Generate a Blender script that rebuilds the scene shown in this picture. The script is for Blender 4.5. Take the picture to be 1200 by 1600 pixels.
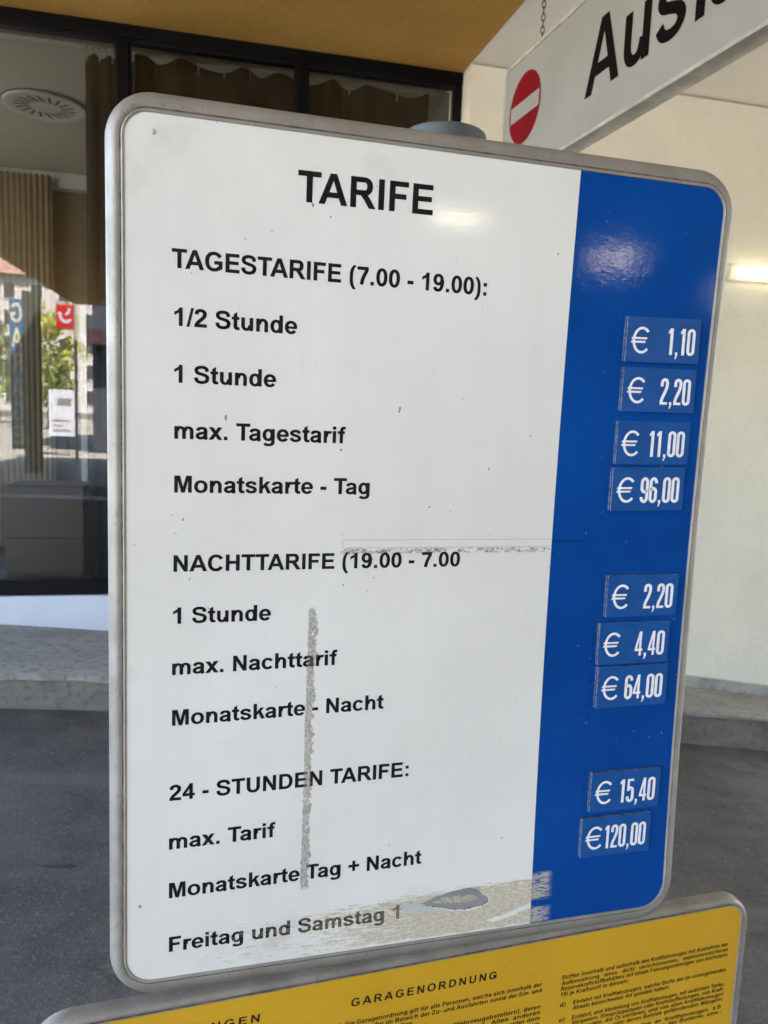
import bpy, bmesh, math, random
from math import sin, cos, pi, radians
from mathutils import Matrix, Vector

for o in list(bpy.data.objects):
    bpy.data.objects.remove(o)
scene = bpy.context.scene
COL = scene.collection
random.seed(7)

# ------------------------------------------------------------------ camera
cam = bpy.data.cameras.new("camera")
cam_ob = bpy.data.objects.new("camera", cam)
COL.objects.link(cam_ob)
cam.sensor_fit = 'VERTICAL'
cam.sensor_height = 36.0
cam.lens = 27.0
cam.clip_start = 0.02
cam.clip_end = 2000
RIGHT = (0.965097, -0.258990, 0.038880)
DOWN = (0.004710, -0.131270, -0.991335)
FWD = (0.261850, 0.956918, -0.125468)
cam_ob.matrix_world = Matrix((
    (RIGHT[0], -DOWN[0], -FWD[0], 0.0),
    (RIGHT[1], -DOWN[1], -FWD[1], 0.0),
    (RIGHT[2], -DOWN[2], -FWD[2], 1.6),
    (0, 0, 0, 1)))
cam.dof.use_dof = True
cam.dof.focus_distance = 1.0
cam.dof.aperture_fstop = 9.0
scene.camera = cam_ob

# ------------------------------------------------------------------ light
SUN_TO = Vector((0.40, 0.62, 0.80)).normalized()      # direction towards the sun
SUN_ELEV = math.asin(SUN_TO.z)
SUN_AZ = math.atan2(SUN_TO.x, SUN_TO.y)
world = bpy.data.worlds.new("World")
scene.world = world
world.use_nodes = True
wn = world.node_tree
bg = wn.nodes['Background']
sky = wn.nodes.new('ShaderNodeTexSky')
sky.sky_type = 'NISHITA'
sky.sun_disc = False
sky.sun_elevation = SUN_ELEV
sky.sun_rotation = SUN_AZ
wn.links.new(sky.outputs[0], bg.inputs[0])
bg.inputs[1].default_value = 0.085
sun = bpy.data.lights.new("sun", 'SUN')
sun.energy = 5.0
sun.angle = radians(0.5)
sun.color = (1.0, 0.93, 0.82)
sun_ob = bpy.data.objects.new("sun", sun)
COL.objects.link(sun_ob)
sun_ob.rotation_euler = (-SUN_TO).to_track_quat('-Z', 'Y').to_euler()

scene.view_settings.view_transform = 'Standard'
scene.view_settings.look = 'None'
scene.view_settings.gamma = 1.0
scene.view_settings.exposure = 4.12
scene.cycles.max_bounces = 10
scene.cycles.diffuse_bounces = 6
scene.cycles.transparent_max_bounces = 16
scene.cycles.sample_clamp_indirect = 8.0
LAMP = 0.36            # radiance of the lit tube on the cream wall
LAMP2 = 1.5           # radiance of the bare lamps across the driveway

# ------------------------------------------------------------------ node helper
class NB:
    def __init__(s, name):
        s.m = bpy.data.materials.new(name)
        s.m.use_nodes = True
        s.t = s.m.node_tree
        s.b = s.t.nodes['Principled BSDF']
        s.out = s.t.nodes['Material Output']
        tc = s.t.nodes.new('ShaderNodeTexCoord')
        s.obj = tc.outputs['Object']
        s.xyz = None
    def link(s, a, b): s.t.links.new(a, b)
    def set(s, sock, v):
        if hasattr(v, 'is_linked') or isinstance(v, bpy.types.NodeSocket): s.link(v, sock)
        else:
            if isinstance(v, (tuple, list)) and len(v) == 3 and sock.type == 'RGBA': v = (*v, 1)
            sock.default_value = v
    def math(s, op, a, b=None, c=None):
        n = s.t.nodes.new('ShaderNodeMath'); n.operation = op
        s.set(n.inputs[0], a)
        if b is not None: s.set(n.inputs[1], b)
        if c is not None: s.set(n.inputs[2], c)
        return n.outputs[0]
    def add(s, a, b): return s.math('ADD', a, b)
    def sub(s, a, b): return s.math('SUBTRACT', a, b)
    def mul(s, a, b): return s.math('MULTIPLY', a, b)
    def mx(s, a, b): return s.math('MAXIMUM', a, b)
    def sep(s):
        if s.xyz is None:
            n = s.t.nodes.new('ShaderNodeSeparateXYZ'); s.link(s.obj, n.inputs[0]); s.xyz = n.outputs
        return s.xyz
    def ss(s, x, a, b, lo=0.0, hi=1.0):
        n = s.t.nodes.new('ShaderNodeMapRange'); n.interpolation_type = 'SMOOTHSTEP'
        s.set(n.inputs[0], x)
        for k, v in zip((1, 2, 3, 4), (a, b, lo, hi)): s.set(n.inputs[k], v)
        return n.outputs[0]
    def box(s, x, a, b, soft):
        return s.mul(s.ss(x, a - soft, a + soft), s.ss(x, b - soft, b + soft, 1.0, 0.0))
    def scaled(s, sc):
        n = s.t.nodes.new('ShaderNodeMapping'); s.link(s.obj, n.inputs[0]); n.inputs['Scale'].default_value = sc
        return n.outputs[0]
    def noise(s, scale, detail=3.0, rough=0.55, vec=None):
        n = s.t.nodes.new('ShaderNodeTexNoise'); s.link(vec if vec is not None else s.obj, n.inputs['Vector'])
        n.inputs['Scale'].default_value = scale; n.inputs['Detail'].default_value = detail; n.inputs['Roughness'].default_value = rough
        return n.outputs['Fac']
    def mix(s, f, a, b):
        n = s.t.nodes.new('ShaderNodeMix'); n.data_type = 'RGBA'
        s.set(n.inputs[0], f); s.set(n.inputs[6], a); s.set(n.inputs[7], b)
        return n.outputs[2]
    def bump(s, h, strength, dist=0.01):
        n = s.t.nodes.new('ShaderNodeBump'); n.inputs['Strength'].default_value = strength; n.inputs['Distance'].default_value = dist
        s.link(h, n.inputs['Height']); s.link(n.outputs[0], s.b.inputs['Normal'])
    def base(s, v): s.set(s.b.inputs['Base Color'], v)
    def rough(s, v): s.set(s.b.inputs['Roughness'], v)
    def metal(s, v): s.set(s.b.inputs['Metallic'], v)

def shade(c, k): return tuple(min(1.0, x * k) for x in c)

def plain(name, col, rough=0.55, metal=0.0, var=0.12, vscale=6.0, bump=0.0, bscale=80.0, emit=0.0, ecol=None, spec=0.5):
    n = NB(name)
    f = n.noise(vscale, 4)
    n.base(n.mix(n.ss(f, 0.3, 0.7), shade(col, 1 - var), shade(col, 1 + var)))
    n.rough(rough); n.metal(metal)
    n.b.inputs['Specular IOR Level'].default_value = spec
    if bump: n.bump(n.noise(bscale, 3), bump, 0.004)
    if emit:
        n.set(n.b.inputs['Emission Color'], ecol or col)
        n.b.inputs['Emission Strength'].default_value = emit
    return n.m

# ------------------------------------------------------------------ mesh helpers
class MB:
    def __init__(s): s.v = []; s.f = []; s.mi = []
    def face(s, pts, mi=0):
        k = len(s.v); s.v += [tuple(p) for p in pts]; s.f.append(tuple(range(k, k + len(pts)))); s.mi.append(mi); return s
    def box(s, x0, x1, y0, y1, z0, z1, mi=0):
        k = len(s.v)
        s.v += [(x, y, z) for z in (z0, z1) for y in (y0, y1) for x in (x0, x1)]
        for q in ((0, 2, 3, 1), (4, 5, 7, 6), (0, 1, 5, 4), (2, 6, 7, 3), (0, 4, 6, 2), (1, 3, 7, 5)):
            s.f.append(tuple(k + i for i in q)); s.mi.append(mi)
        return s
    def grid(s, rows, closed=False, mi=0):
        k = len(s.v); n = len(rows[0])
        for r in rows: s.v += [tuple(p) for p in r]
        for i in range(len(rows) - 1):
            for j in range(n if closed else n - 1):
                a = k + i * n + j; b = k + i * n + (j + 1) % n
                s.f.append((a, b, b + n, a + n)); s.mi.append(mi)
        return s
    def lathe(s, prof, cx=0, cy=0, n=32, mi=0):
        rows = [[(cx + r * cos(2 * pi * j / n), cy + r * sin(2 * pi * j / n), z) for j in range(n)] for r, z in prof]
        return s.grid(rows, True, mi)
    def tube(s, pts, r, n=8, closed=False, mi=0):
        P = [Vector(p) for p in pts]; rows = []
        m = len(P)
        for i in range(m):
            a = P[(i - 1) % m] if closed or i else P[0]; b = P[(i + 1) % m] if closed or i < m - 1 else P[-1]
            t = (b - a).normalized()
            up = Vector((0, 0, 1)) if abs(t.z) < 0.9 else Vector((0, 1, 0))
            e1 = t.cross(up).normalized(); e2 = t.cross(e1).normalized()
            rows.append([P[i] + r * (cos(2 * pi * j / n) * e1 + sin(2 * pi * j / n) * e2) for j in range(n)])
        if closed: rows.append(rows[0])
        s.grid(rows, True, mi)
        if not closed:
            s.face(rows[0][::-1], mi); s.face(rows[-1], mi)
        return s
    def build(s, name, mats, parent=None, smooth=False, bevel=0.0):
        me = bpy.data.meshes.new(name); me.from_pydata(s.v, [], s.f)
        if not isinstance(mats, (list, tuple)): mats = [mats]
        for m in mats: me.materials.append(m)
        for p, i in zip(me.polygons, s.mi): p.material_index = i; p.use_smooth = smooth
        bm = bmesh.new(); bm.from_mesh(me)
        if bevel or smooth: bmesh.ops.remove_doubles(bm, verts=bm.verts, dist=1e-6)
        bmesh.ops.recalc_face_normals(bm, faces=bm.faces)
        bm.to_mesh(me); bm.free(); me.update()
        o = bpy.data.objects.new(name, me); COL.objects.link(o)
        if parent is not None: o.parent = parent
        if bevel:
            md = o.modifiers.new('bevel', 'BEVEL'); md.width = bevel; md.segments = 2; md.limit_method = 'ANGLE'
        if smooth:
            try:
                md = o.modifiers.new('edges', 'EDGE_SPLIT'); md.split_angle = radians(40)
            except Exception: pass
        return o

def tag(o, label=None, cat=None, group=None, kind=None):
    if label: o['label'] = label
    if cat: o['category'] = cat
    if group: o['group'] = group
    if kind: o['kind'] = kind
    return o

def empty(name, loc, rz=0.0, label=None, cat=None, group=None):
    o = bpy.data.objects.new(name, None); COL.objects.link(o)
    o.empty_display_size = 0.1
    o.location = loc; o.rotation_euler = (0, 0, rz)
    return tag(o, label, cat, group)

# ------------------------------------------------------------------ lettering (own outlines, 716 units = capital height)
def arc(cx, cy, rx, ry, a0, a1, n=22, e=2.2):
    out = []
    for i in range(n + 1):
        a = radians(a0 + (a1 - a0) * i / n); c, s = cos(a), sin(a)
        out.append((cx + rx * math.copysign(abs(c) ** (2 / e), c), cy + ry * math.copysign(abs(s) ** (2 / e), s)))
    return out
def cr(pts, n=7):
    P = [pts[0]] + list(pts) + [pts[-1]]; out = []
    for i in range(1, len(P) - 2):
        p0, p1, p2, p3 = P[i - 1:i + 3]
        for k in range(n):
            t = k / n
            out.append(tuple(0.5 * (2 * p1[d] + (p2[d] - p0[d]) * t + (2 * p0[d] - 5 * p1[d] + 4 * p2[d] - p3[d]) * t * t + (3 * p1[d] - p0[d] - 3 * p2[d] + p3[d]) * t ** 3) for d in (0, 1)))
    out.append(tuple(pts[-1])); return out
def PL(*p): return ('P', list(p))
def RC(x0, y0, x1, y1): return ('P', [(x0, y0), (x1, y0), (x1, y1), (x0, y1)])
def ST(p, wx=144, wy=118, closed=False): return ('S', list(p), wx, wy, closed)
CW = (144, 120); LW = (136, 106)
def small(p, closed=False): return ST(p, LW[0], LW[1], closed)
DOTS = [RC(130, 590, 255, 705), RC(350, 590, 475, 705)]
G = {
 ' ': (278, []), '.': (278, [RC(71, 0, 208, 137)]), ':': (333, [RC(98, 0, 235, 137), RC(98, 382, 235, 519)]),
 ',': (278, [RC(71, 0, 208, 137), PL((208, 0), (195, -75), (150, -135), (92, -158), (72, -110), (120, -75), (135, 0))]),
 ';': (333, [RC(98, 0, 235, 137), RC(98, 382, 235, 519), PL((235, 0), (222, -75), (177, -135), (119, -158), (99, -110), (147, -75), (162, 0))]),
 '-': (333, [RC(40, 191, 293, 325)]), '/': (278, [PL((0, -12), (100, -12), (278, 728), (178, 728))]),
 '+': (584, [RC(40, 296, 544, 420), RC(230, 106, 354, 296), RC(230, 420, 354, 610)]),
 '(': (333, [ST(cr([(268, 730), (170, 600), (122, 420), (118, 260), (122, 100), (170, -80), (268, -210)]), 125, 60)]),
 ')': (333, [ST(cr([(65, 730), (163, 600), (211, 420), (215, 260), (211, 100), (163, -80), (65, -210)]), 125, 60)]),
 'T': (611, [RC(233, 0, 378, 595), RC(21, 595, 589, 716)]),
 'I': (278, [RC(68, 0, 212, 716)]),
 'E': (667, [RC(73, 0, 217, 716), RC(217, 595, 604, 716), RC(217, 309, 577, 428), RC(217, 0, 618, 121)]),
 'F': (611, [RC(73, 0, 217, 716), RC(217, 595, 564, 716), RC(217, 300, 511, 421)]),
 'H': (722, [RC(73, 0, 217, 716), RC(504, 0, 648, 716), RC(217, 310, 504, 434)]),
 'L': (611, [RC(73, 0, 217, 716), RC(217, 0, 578, 121)]),
 'A': (722, [PL((0, 0), (154, 0), (360, 560), (360, 716), (283, 716)), PL((719, 0), (562, 0), (360, 560), (360, 716), (437, 716)), PL((210, 160), (506, 160), (462, 282), (256, 282))]),
 'R': (722, [RC(73, 0, 217, 716), ST([(217, 657), (430, 657)] + arc(430, 505, 132, 152, 90, -90, 14) + [(217, 353)], *CW), PL((330, 300), (470, 345), (560, 245), (721, 0), (549, 0), (430, 180))]),
 'P': (667, [RC(73, 0, 217, 716), ST([(217, 657), (400, 657)] + arc(400, 490, 148, 167, 90, -90, 14) + [(217, 323)], *CW)]),
 'B': (722, [RC(73, 0, 217, 716), ST([(217, 657), (400, 657)] + arc(410, 520, 130, 137, 90, -90, 14) + [(217, 383)], *CW), ST([(217, 383), (430, 383)] + arc(430, 221, 152, 162, 90, -90, 14) + [(217, 59)], *CW)]),
 'D': (722, [RC(73, 0, 217, 716), ST([(217, 656), (340, 656)] + arc(340, 358, 258, 298, 90, -90, 20) + [(217, 60)], *CW)]),
 'G': (778, [ST(arc(390, 358, 274, 310, 33, 318, 30), *CW), PL((405, 262), (717, 262), (717, 110), (600, 40), (560, 120), (574, 160), (574, 262)), RC(405, 262, 717, 384)]),
 'C': (722, [ST(arc(378, 358, 262, 310, 33, 326, 30), *CW)]),
 'O': (778, [ST(arc(389, 358, 273, 310, 0, 360, 40)[:-1], CW[0], CW[1], True)]),
 'S': (667, [ST(cr([(545, 500), (510, 610), (420, 658), (325, 668), (205, 650), (125, 590), (118, 500), (175, 430), (330, 383), (480, 335), (548, 265), (550, 185), (495, 90), (340, 48), (190, 75), (118, 150), (100, 235)]), 138, 116)]),
 'U': (722, [ST([(145, 716), (145, 275)] + arc(359, 270, 214, 220, 180, 360, 20) + [(573, 275), (573, 716)], *CW)]),
 'N': (722, [RC(73, 0, 207, 716), RC(509, 0, 643, 716), PL((207, 716), (213, 716), (509, 235), (509, 0), (503, 0), (207, 480))]),
 'M': (833, [RC(71, 0, 205, 716), RC(628, 0, 762, 716), PL((205, 716), (288, 716), (417, 228), (417, 0), (348, 0), (205, 564)), PL((628, 716), (546, 716), (417, 228), (417, 0), (486, 0), (628, 564))]),
 'K': (722, [RC(75, 0, 219, 716), PL((219, 228), (219, 398), (512, 716), (706, 716)), PL((308, 320), (412, 432), (728, 0), (542, 0))]),
 'V': (667, [PL((0, 716), (157, 716), (335, 186), (335, 0), (256, 0)), PL((667, 716), (514, 716), (335, 186), (335, 0), (410, 0))]),
 'Z': (611, [RC(20, 0, 586, 121), RC(47, 595, 580, 716), PL((20, 121), (195, 121), (580, 595), (405, 595))]),
 'Ö': (778, [ST(arc(389, 358, 273, 310, 0, 360, 40)[:-1], CW[0], CW[1], True), RC(215, 765, 340, 880), RC(435, 765, 560, 880)]),
 '0': (556, [ST(arc(278, 356, 170, 306, 0, 360, 40)[:-1], 138, 112, True)]),
 '1': (556, [RC(258, 0, 394, 719), PL((79, 420), (258, 525), (258, 719), (284, 719), (230, 625), (79, 543))]),
 '2': (556, [ST(cr([(108, 505), (140, 615), (270, 660), (395, 620), (438, 520), (400, 415), (290, 300), (170, 190), (118, 100)]), 142, 116), RC(34, 0, 512, 122)]),
 '4': (556, [RC(313, 0, 448, 719), RC(25, 148, 534, 264), PL((25, 264), (160, 264), (330, 520), (330, 719))]),
 '5': (556, [RC(110, 590, 485, 707), PL((110, 707), (215, 707), (180, 400), (55, 350)), ST(cr([(110, 380), (190, 420), (280, 430), (400, 380), (440, 240), (400, 100), (270, 48), (160, 90), (110, 190)]), 138, 112)]),
 '7': (556, [RC(43, 582, 516, 707), ST(cr([(460, 600), (370, 430), (280, 220), (232, 0)]), 140, 120)]),
 '9': (556, [ST(arc(262, 484, 158, 178, 0, 360, 32)[:-1], 136, 112, True), ST(cr([(443, 470), (446, 360), (415, 180), (340, 75), (240, 48), (150, 80), (105, 170)]), 138, 110)]),
 'o': (611, [small(arc(306, 260, 201, 217, 0, 360, 34)[:-1], True)]),
 'n': (611, [RC(66, 0, 203, 519), small([(180, 300)] + arc(333, 300, 142, 172, 150, 0, 16) + [(475, 0)])]),
 'm': (889, [RC(64, 0, 201, 519), small([(180, 330)] + arc(302, 330, 142, 142, 150, 0, 16) + [(444, 0)]), small([(490, 330)] + arc(612, 330, 142, 142, 150, 0, 16) + [(754, 0)])]),
 'h': (611, [RC(66, 0, 203, 716), small([(180, 300)] + arc(333, 300, 142, 172, 150, 0, 16) + [(475, 0)])]),
 'u': (611, [RC(408, 0, 545, 519), small([(136, 519), (136, 220)] + arc(278, 218, 142, 170, 180, 330, 16) + [(425, 215)])]),
 'r': (389, [RC(65, 0, 202, 519), small(cr([(170, 270), (195, 400), (260, 455), (330, 462), (395, 440)]))]),
 'i': (278, [RC(72, 0, 209, 519), RC(72, 590, 209, 716)]),
 'j': (278, [RC(72, 590, 209, 716), small(cr([(140, 519), (140, 200), (138, -60), (105, -140), (40, -158), (-20, -150)]))]),
 'l': (278, [RC(72, 0, 209, 716)]),
 't': (333, [PL((90, 400), (227, 400), (227, 705), (90, 622)), small(cr([(158, 480), (158, 300), (160, 140), (190, 70), (250, 54), (318, 68)])), RC(12, 412, 312, 519)]),
 'f': (333, [small(cr([(175, 0), (175, 250), (175, 500), (195, 620), (260, 668), (352, 662)])), RC(10, 412, 320, 519)]),
 'k': (556, [RC(66, 0, 203, 716), PL((203, 170), (203, 322), (365, 519), (530, 519)), PL((288, 272), (378, 378), (562, 0), (408, 0))]),
 'x': (556, [PL((5, 0), (170, 0), (545, 519), (384, 519)), PL((13, 519), (180, 519), (552, 0), (386, 0))]),
 'v': (556, [PL((5, 519), (150, 519), (281, 140), (281, 0), (214, 0)), PL((553, 519), (412, 519), (281, 140), (281, 0), (343, 0))]),
 'w': (778, [PL((5, 519), (140, 519), (228, 180), (242, 0), (170, 0)), PL((232, 0), (300, 0), (390, 360), (390, 519), (326, 519)), PL((545, 0), (478, 0), (390, 360), (390, 519), (454, 519)), PL((773, 519), (640, 519), (552, 180), (538, 0), (608, 0))]),
 'z': (500, [RC(15, 0, 484, 112), RC(30, 407, 472, 519), PL((15, 112), (180, 112), (472, 407), (310, 407))]),
 'y': (556, [PL((5, 519), (152, 519), (285, 150), (300, 0), (215, 20)), ST(cr([(480, 519), (390, 250), (310, 20), (250, -110), (170, -155), (80, -150)]), 140, 108)]),
 'd': (611, [small(arc(278, 260, 170, 216, 0, 360, 30)[:-1], True), RC(408, 0, 545, 716)]),
 'b': (611, [small(arc(333, 260, 170, 216, 0, 360, 30)[:-1], True), RC(66, 0, 203, 716)]),
 'p': (611, [small(arc(333, 260, 170, 216, 0, 360, 30)[:-1], True), RC(66, -200, 203, 519)]),
 'g': (611, [small(arc(276, 266, 168, 206, 0, 360, 30)[:-1], True), RC(408, 0, 545, 519), small(cr([(476, 60), (472, -60), (420, -135), (300, -158), (190, -150), (118, -95)]))]),
 'a': (556, [small(cr([(105, 365), (150, 440), (260, 468), (380, 445), (422, 370), (424, 260), (424, 130), (440, 45), (470, 0)])), ST(cr([(424, 290), (330, 270), (190, 240), (108, 180), (112, 95), (200, 48), (320, 65), (424, 150)]), 132, 100)]),
 'c': (556, [small(arc(294, 260, 190, 216, 34, 324, 26))]),
 'e': (556, [small(arc(286, 260, 186, 216, 0, 325, 28)), RC(150, 212, 520, 300)]),
 's': (556, [ST(cr([(440, 370), (395, 445), (285, 472), (170, 450), (110, 385), (150, 315), (280, 272), (400, 225), (448, 150), (395, 72), (280, 46), (160, 75), (95, 160)]), 134, 102)]),
 'ß': (611, [RC(66, 0, 203, 520), small(cr([(134, 500), (150, 620), (270, 668), (400, 620), (410, 500), (360, 420), (330, 370), (380, 310), (480, 230), (490, 120), (400, 55), (300, 55)]))]),
}
G['ä'] = (556, G['a'][1] + [RC(105, 600, 230, 715), RC(325, 600, 450, 715)])
G['ö'] = (611, G['o'][1] + DOTS)
G['ü'] = (611, G['u'][1] + DOTS)
KERN = {'TA': -74, 'AT': -74, 'Ta': -80, 'RT': -18, 'FE': 0, 'TT': -10, 'rt': 0, 'AR': 0}
# narrow numerals of the price plates (1000 units = height)
def nst(p, closed=False): return ('S', list(p), 128, 114, closed)
ring0 = arc(192, 840, 113, 112, 0, 180, 14, 2.0) + arc(192, 160, 113, 112, 180, 360, 14, 2.0)
six = cr([(305, 770), (300, 870), (192, 952), (88, 870), (79, 700), (79, 300), (88, 130), (192, 48), (296, 130), (305, 300), (298, 480), (200, 572), (95, 500)])
GN = {
 ' ': (250, []), '0': (384, [nst(ring0, True)]),
 '1': (318, [RC(122, 0, 245, 1000), PL((45, 790), (122, 825), (122, 1000), (80, 925), (45, 905))]),
 '2': (384, [nst(cr([(82, 690), (84, 840), (120, 925), (192, 952), (266, 925), (302, 840), (296, 680), (230, 480), (130, 260), (84, 90)])), RC(30, 0, 352, 98)]),
 '4': (384, [RC(205, 0, 308, 1000), RC(18, 195, 362, 292), PL((18, 292), (122, 292), (225, 760), (225, 1000), (190, 1000))]),
 '5': (384, [RC(52, 905, 335, 1000), RC(52, 480, 152, 905), nst(cr([(100, 500), (130, 585), (200, 620), (285, 560), (305, 420), (305, 250), (290, 110), (192, 48), (98, 110), (80, 250)]))]),
 '6': (384, [nst(six)]), '9': (384, [nst([(384 - x, 1000 - y) for x, y in six])]),
 ',': (205, [PL((55, 105), (160, 105), (160, -15), (95, -150), (50, -150), (85, 0), (55, 0))]),
 '€': (800, [('S', arc(430, 500, 315, 450, 44, 316, 30, 2.0), 98, 98, False), PL((15, 535), (45, 612), (640, 612), (610, 535)), PL((0, 398), (30, 475), (585, 475), (555, 398))]),
}

def stroke(pts, wx, wy, closed):
    n = len(pts); L = []; Rr = []
    for i in range(n):
        if closed: a, b = pts[(i - 1) % n], pts[(i + 1) % n]
        else: a, b = pts[max(0, i - 1)], pts[min(n - 1, i + 1)]
        tx, ty = b[0] - a[0], b[1] - a[1]; l = math.hypot(tx, ty) or 1
        nx, ny = -ty / l, tx / l
        L.append((pts[i][0] + nx * wx / 2, pts[i][1] + ny * wy / 2)); Rr.append((pts[i][0] - nx * wx / 2, pts[i][1] - ny * wy / 2))
    out = []
    for i in range(n if closed else n - 1):
        j = (i + 1) % n
        out.append([L[i], Rr[i], Rr[j], L[j]])
    return out

def layout(text, table, track=0):
    """list of (polygon, layer) in glyph units and the ink extents"""
    x = 0; polys = []; prev = ''
    for ch in text:
        adv, els = table[ch]
        if table is G: x += KERN.get(prev + ch, 0)
        for k, e in enumerate(els):
            if e[0] == 'P': polys.append(([(px + x, py) for px, py in e[1]], k))
            else:
                for q in stroke(e[1], e[2], e[3], e[4]): polys.append(([(px + x, py) for px, py in q], k))
        x += adv + track; prev = ch
    xs = [p[0] for q, _ in polys for p in q] or [0, 1]
    return polys, min(xs), max(xs), x - track

def fatten(q, e):
    n = len(q); A = sum(q[i][0] * q[(i + 1) % n][1] - q[(i + 1) % n][0] * q[i][1] for i in range(n))
    sg = 1 if A > 0 else -1; out = []
    for i in range(n):
        p, c, r = q[i - 1], q[i], q[(i + 1) % n]
        def nr(a, b):
            dx, dy = b[0] - a[0], b[1] - a[1]; l = math.hypot(dx, dy) or 1
            return sg * dy / l, -sg * dx / l
        n1, n2 = nr(p, c), nr(c, r)
        k = 1 + n1[0] * n2[0] + n1[1] * n2[1]
        k = max(k, 0.35)
        out.append((c[0] + e * (n1[0] + n2[0]) / k, c[1] + e * 0.8 * (n1[1] + n2[1]) / k))
    return out

def letter(mb, text, fn, u0, u1, v0, v1, cap, table=G, track=0, lift=0.00018, natural=None, slant=0.0, bold=0.0):
    """text between u0 and u1 (or in natural width times `natural` when u1 is None), base line v0 to v1"""
    polys, a, b, _ = layout(text, table, track)
    unit = cap / (716.0 if table is G else 1000.0)
    sx = unit * (natural or 1.0) if u1 is None else (u1 - u0) / (b - a)
    end = u0 + (b - a) * sx
    for q, k in polys:
        pts = []
        if bold: q = fatten(q, bold)
        for px, py in q:
            u = u0 + (px - a) * sx + slant * py * unit
            v = v0 + (v1 - v0) * ((u - u0) / max(1e-6, end - u0)) + py * unit
            pts.append(fn(u, v, lift + k * 0.000012))
        mb.face(pts)
    return end

# ------------------------------------------------------------------ materials
def wear_masks(n):
    x, _, z = n.sep()
    # long vertical scrape
    rag = n.mul(n.sub(n.noise(170, 3), 0.5), 0.012)
    wand = n.mul(n.sub(n.noise(1.0, 2, 0.5, vec=n.scaled((2, 2, 14))), 0.5), 0.006)
    uc = n.add(n.add(n.mul(z, 0.0096), 0.2146), wand)
    d = n.sub(x, uc)
    slow = n.mul(n.sub(n.noise(1.0, 5, 0.75, vec=n.scaled((3, 3, 34))), 0.5), 0.020)
    rgt = n.add(n.add(d, n.mul(rag, 0.8)), slow)
    lft = n.add(d, n.mul(rag, 0.35))
    vs = n.mul(n.mul(n.ss(lft, -0.0058, -0.0050), n.ss(rgt, 0.0036, 0.0046, 1, 0)), n.box(z, 0.094, 0.455, 0.003))
    vs = n.mul(vs, n.ss(n.add(n.noise(1.0, 3, 0.65, vec=n.scaled((330, 330, 190))), n.mul(n.noise(40, 2), 0.5)), 0.55, 0.66))
    # short horizontal scrape
    sp = n.noise(260, 3, vec=n.scaled((0.55, 1, 1)))
    hs = n.mul(n.mul(n.box(x, 0.25, 0.531, 0.002), n.box(z, 0.5225, 0.5292, 0.0012)), n.ss(sp, 0.45, 0.51))
    sp2 = n.noise(380, 2)
    hs2 = n.mul(n.mul(n.box(x, 0.37, 0.50, 0.02), n.box(z, 0.5405, 0.5465, 0.002)), n.ss(sp2, 0.64, 0.68))
    # rubbed-through lower edge: streaky
    st = n.noise(1.0, 5, 0.65, vec=n.scaled((38, 38, 330)))
    fine = n.noise(1.0, 2, 0.5, vec=n.scaled((500, 500, 900)))
    ztop = n.add(0.060, n.mul(x, 0.022))
    zz = n.sub(z, ztop)
    wgt = n.mul(n.add(n.mul(n.ss(x, 0.16, 0.44), 0.72), n.mul(n.ss(x, 0.03, 0.14), 0.28)), n.ss(zz, -0.012, 0.004, 1, 0))
    wgt = n.mul(wgt, n.ss(z, 0.001, 0.007))
    field = n.add(n.add(st, n.mul(n.sub(fine, 0.5), 0.34)), n.mul(wgt, 0.36))
    low = n.mul(n.ss(field, 0.665, 0.715), n.ss(wgt, 0.02, 0.12))
    fl = n.mul(n.mul(n.box(x, 0.02, 0.17, 0.02), n.box(z, 0.012, 0.078, 0.008)), n.ss(n.add(st, n.mul(n.sub(fine, 0.5), 0.6)), 0.72, 0.76))
    return vs, n.mx(hs, hs2), n.mx(low, n.mul(fl, 0.75))

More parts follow.
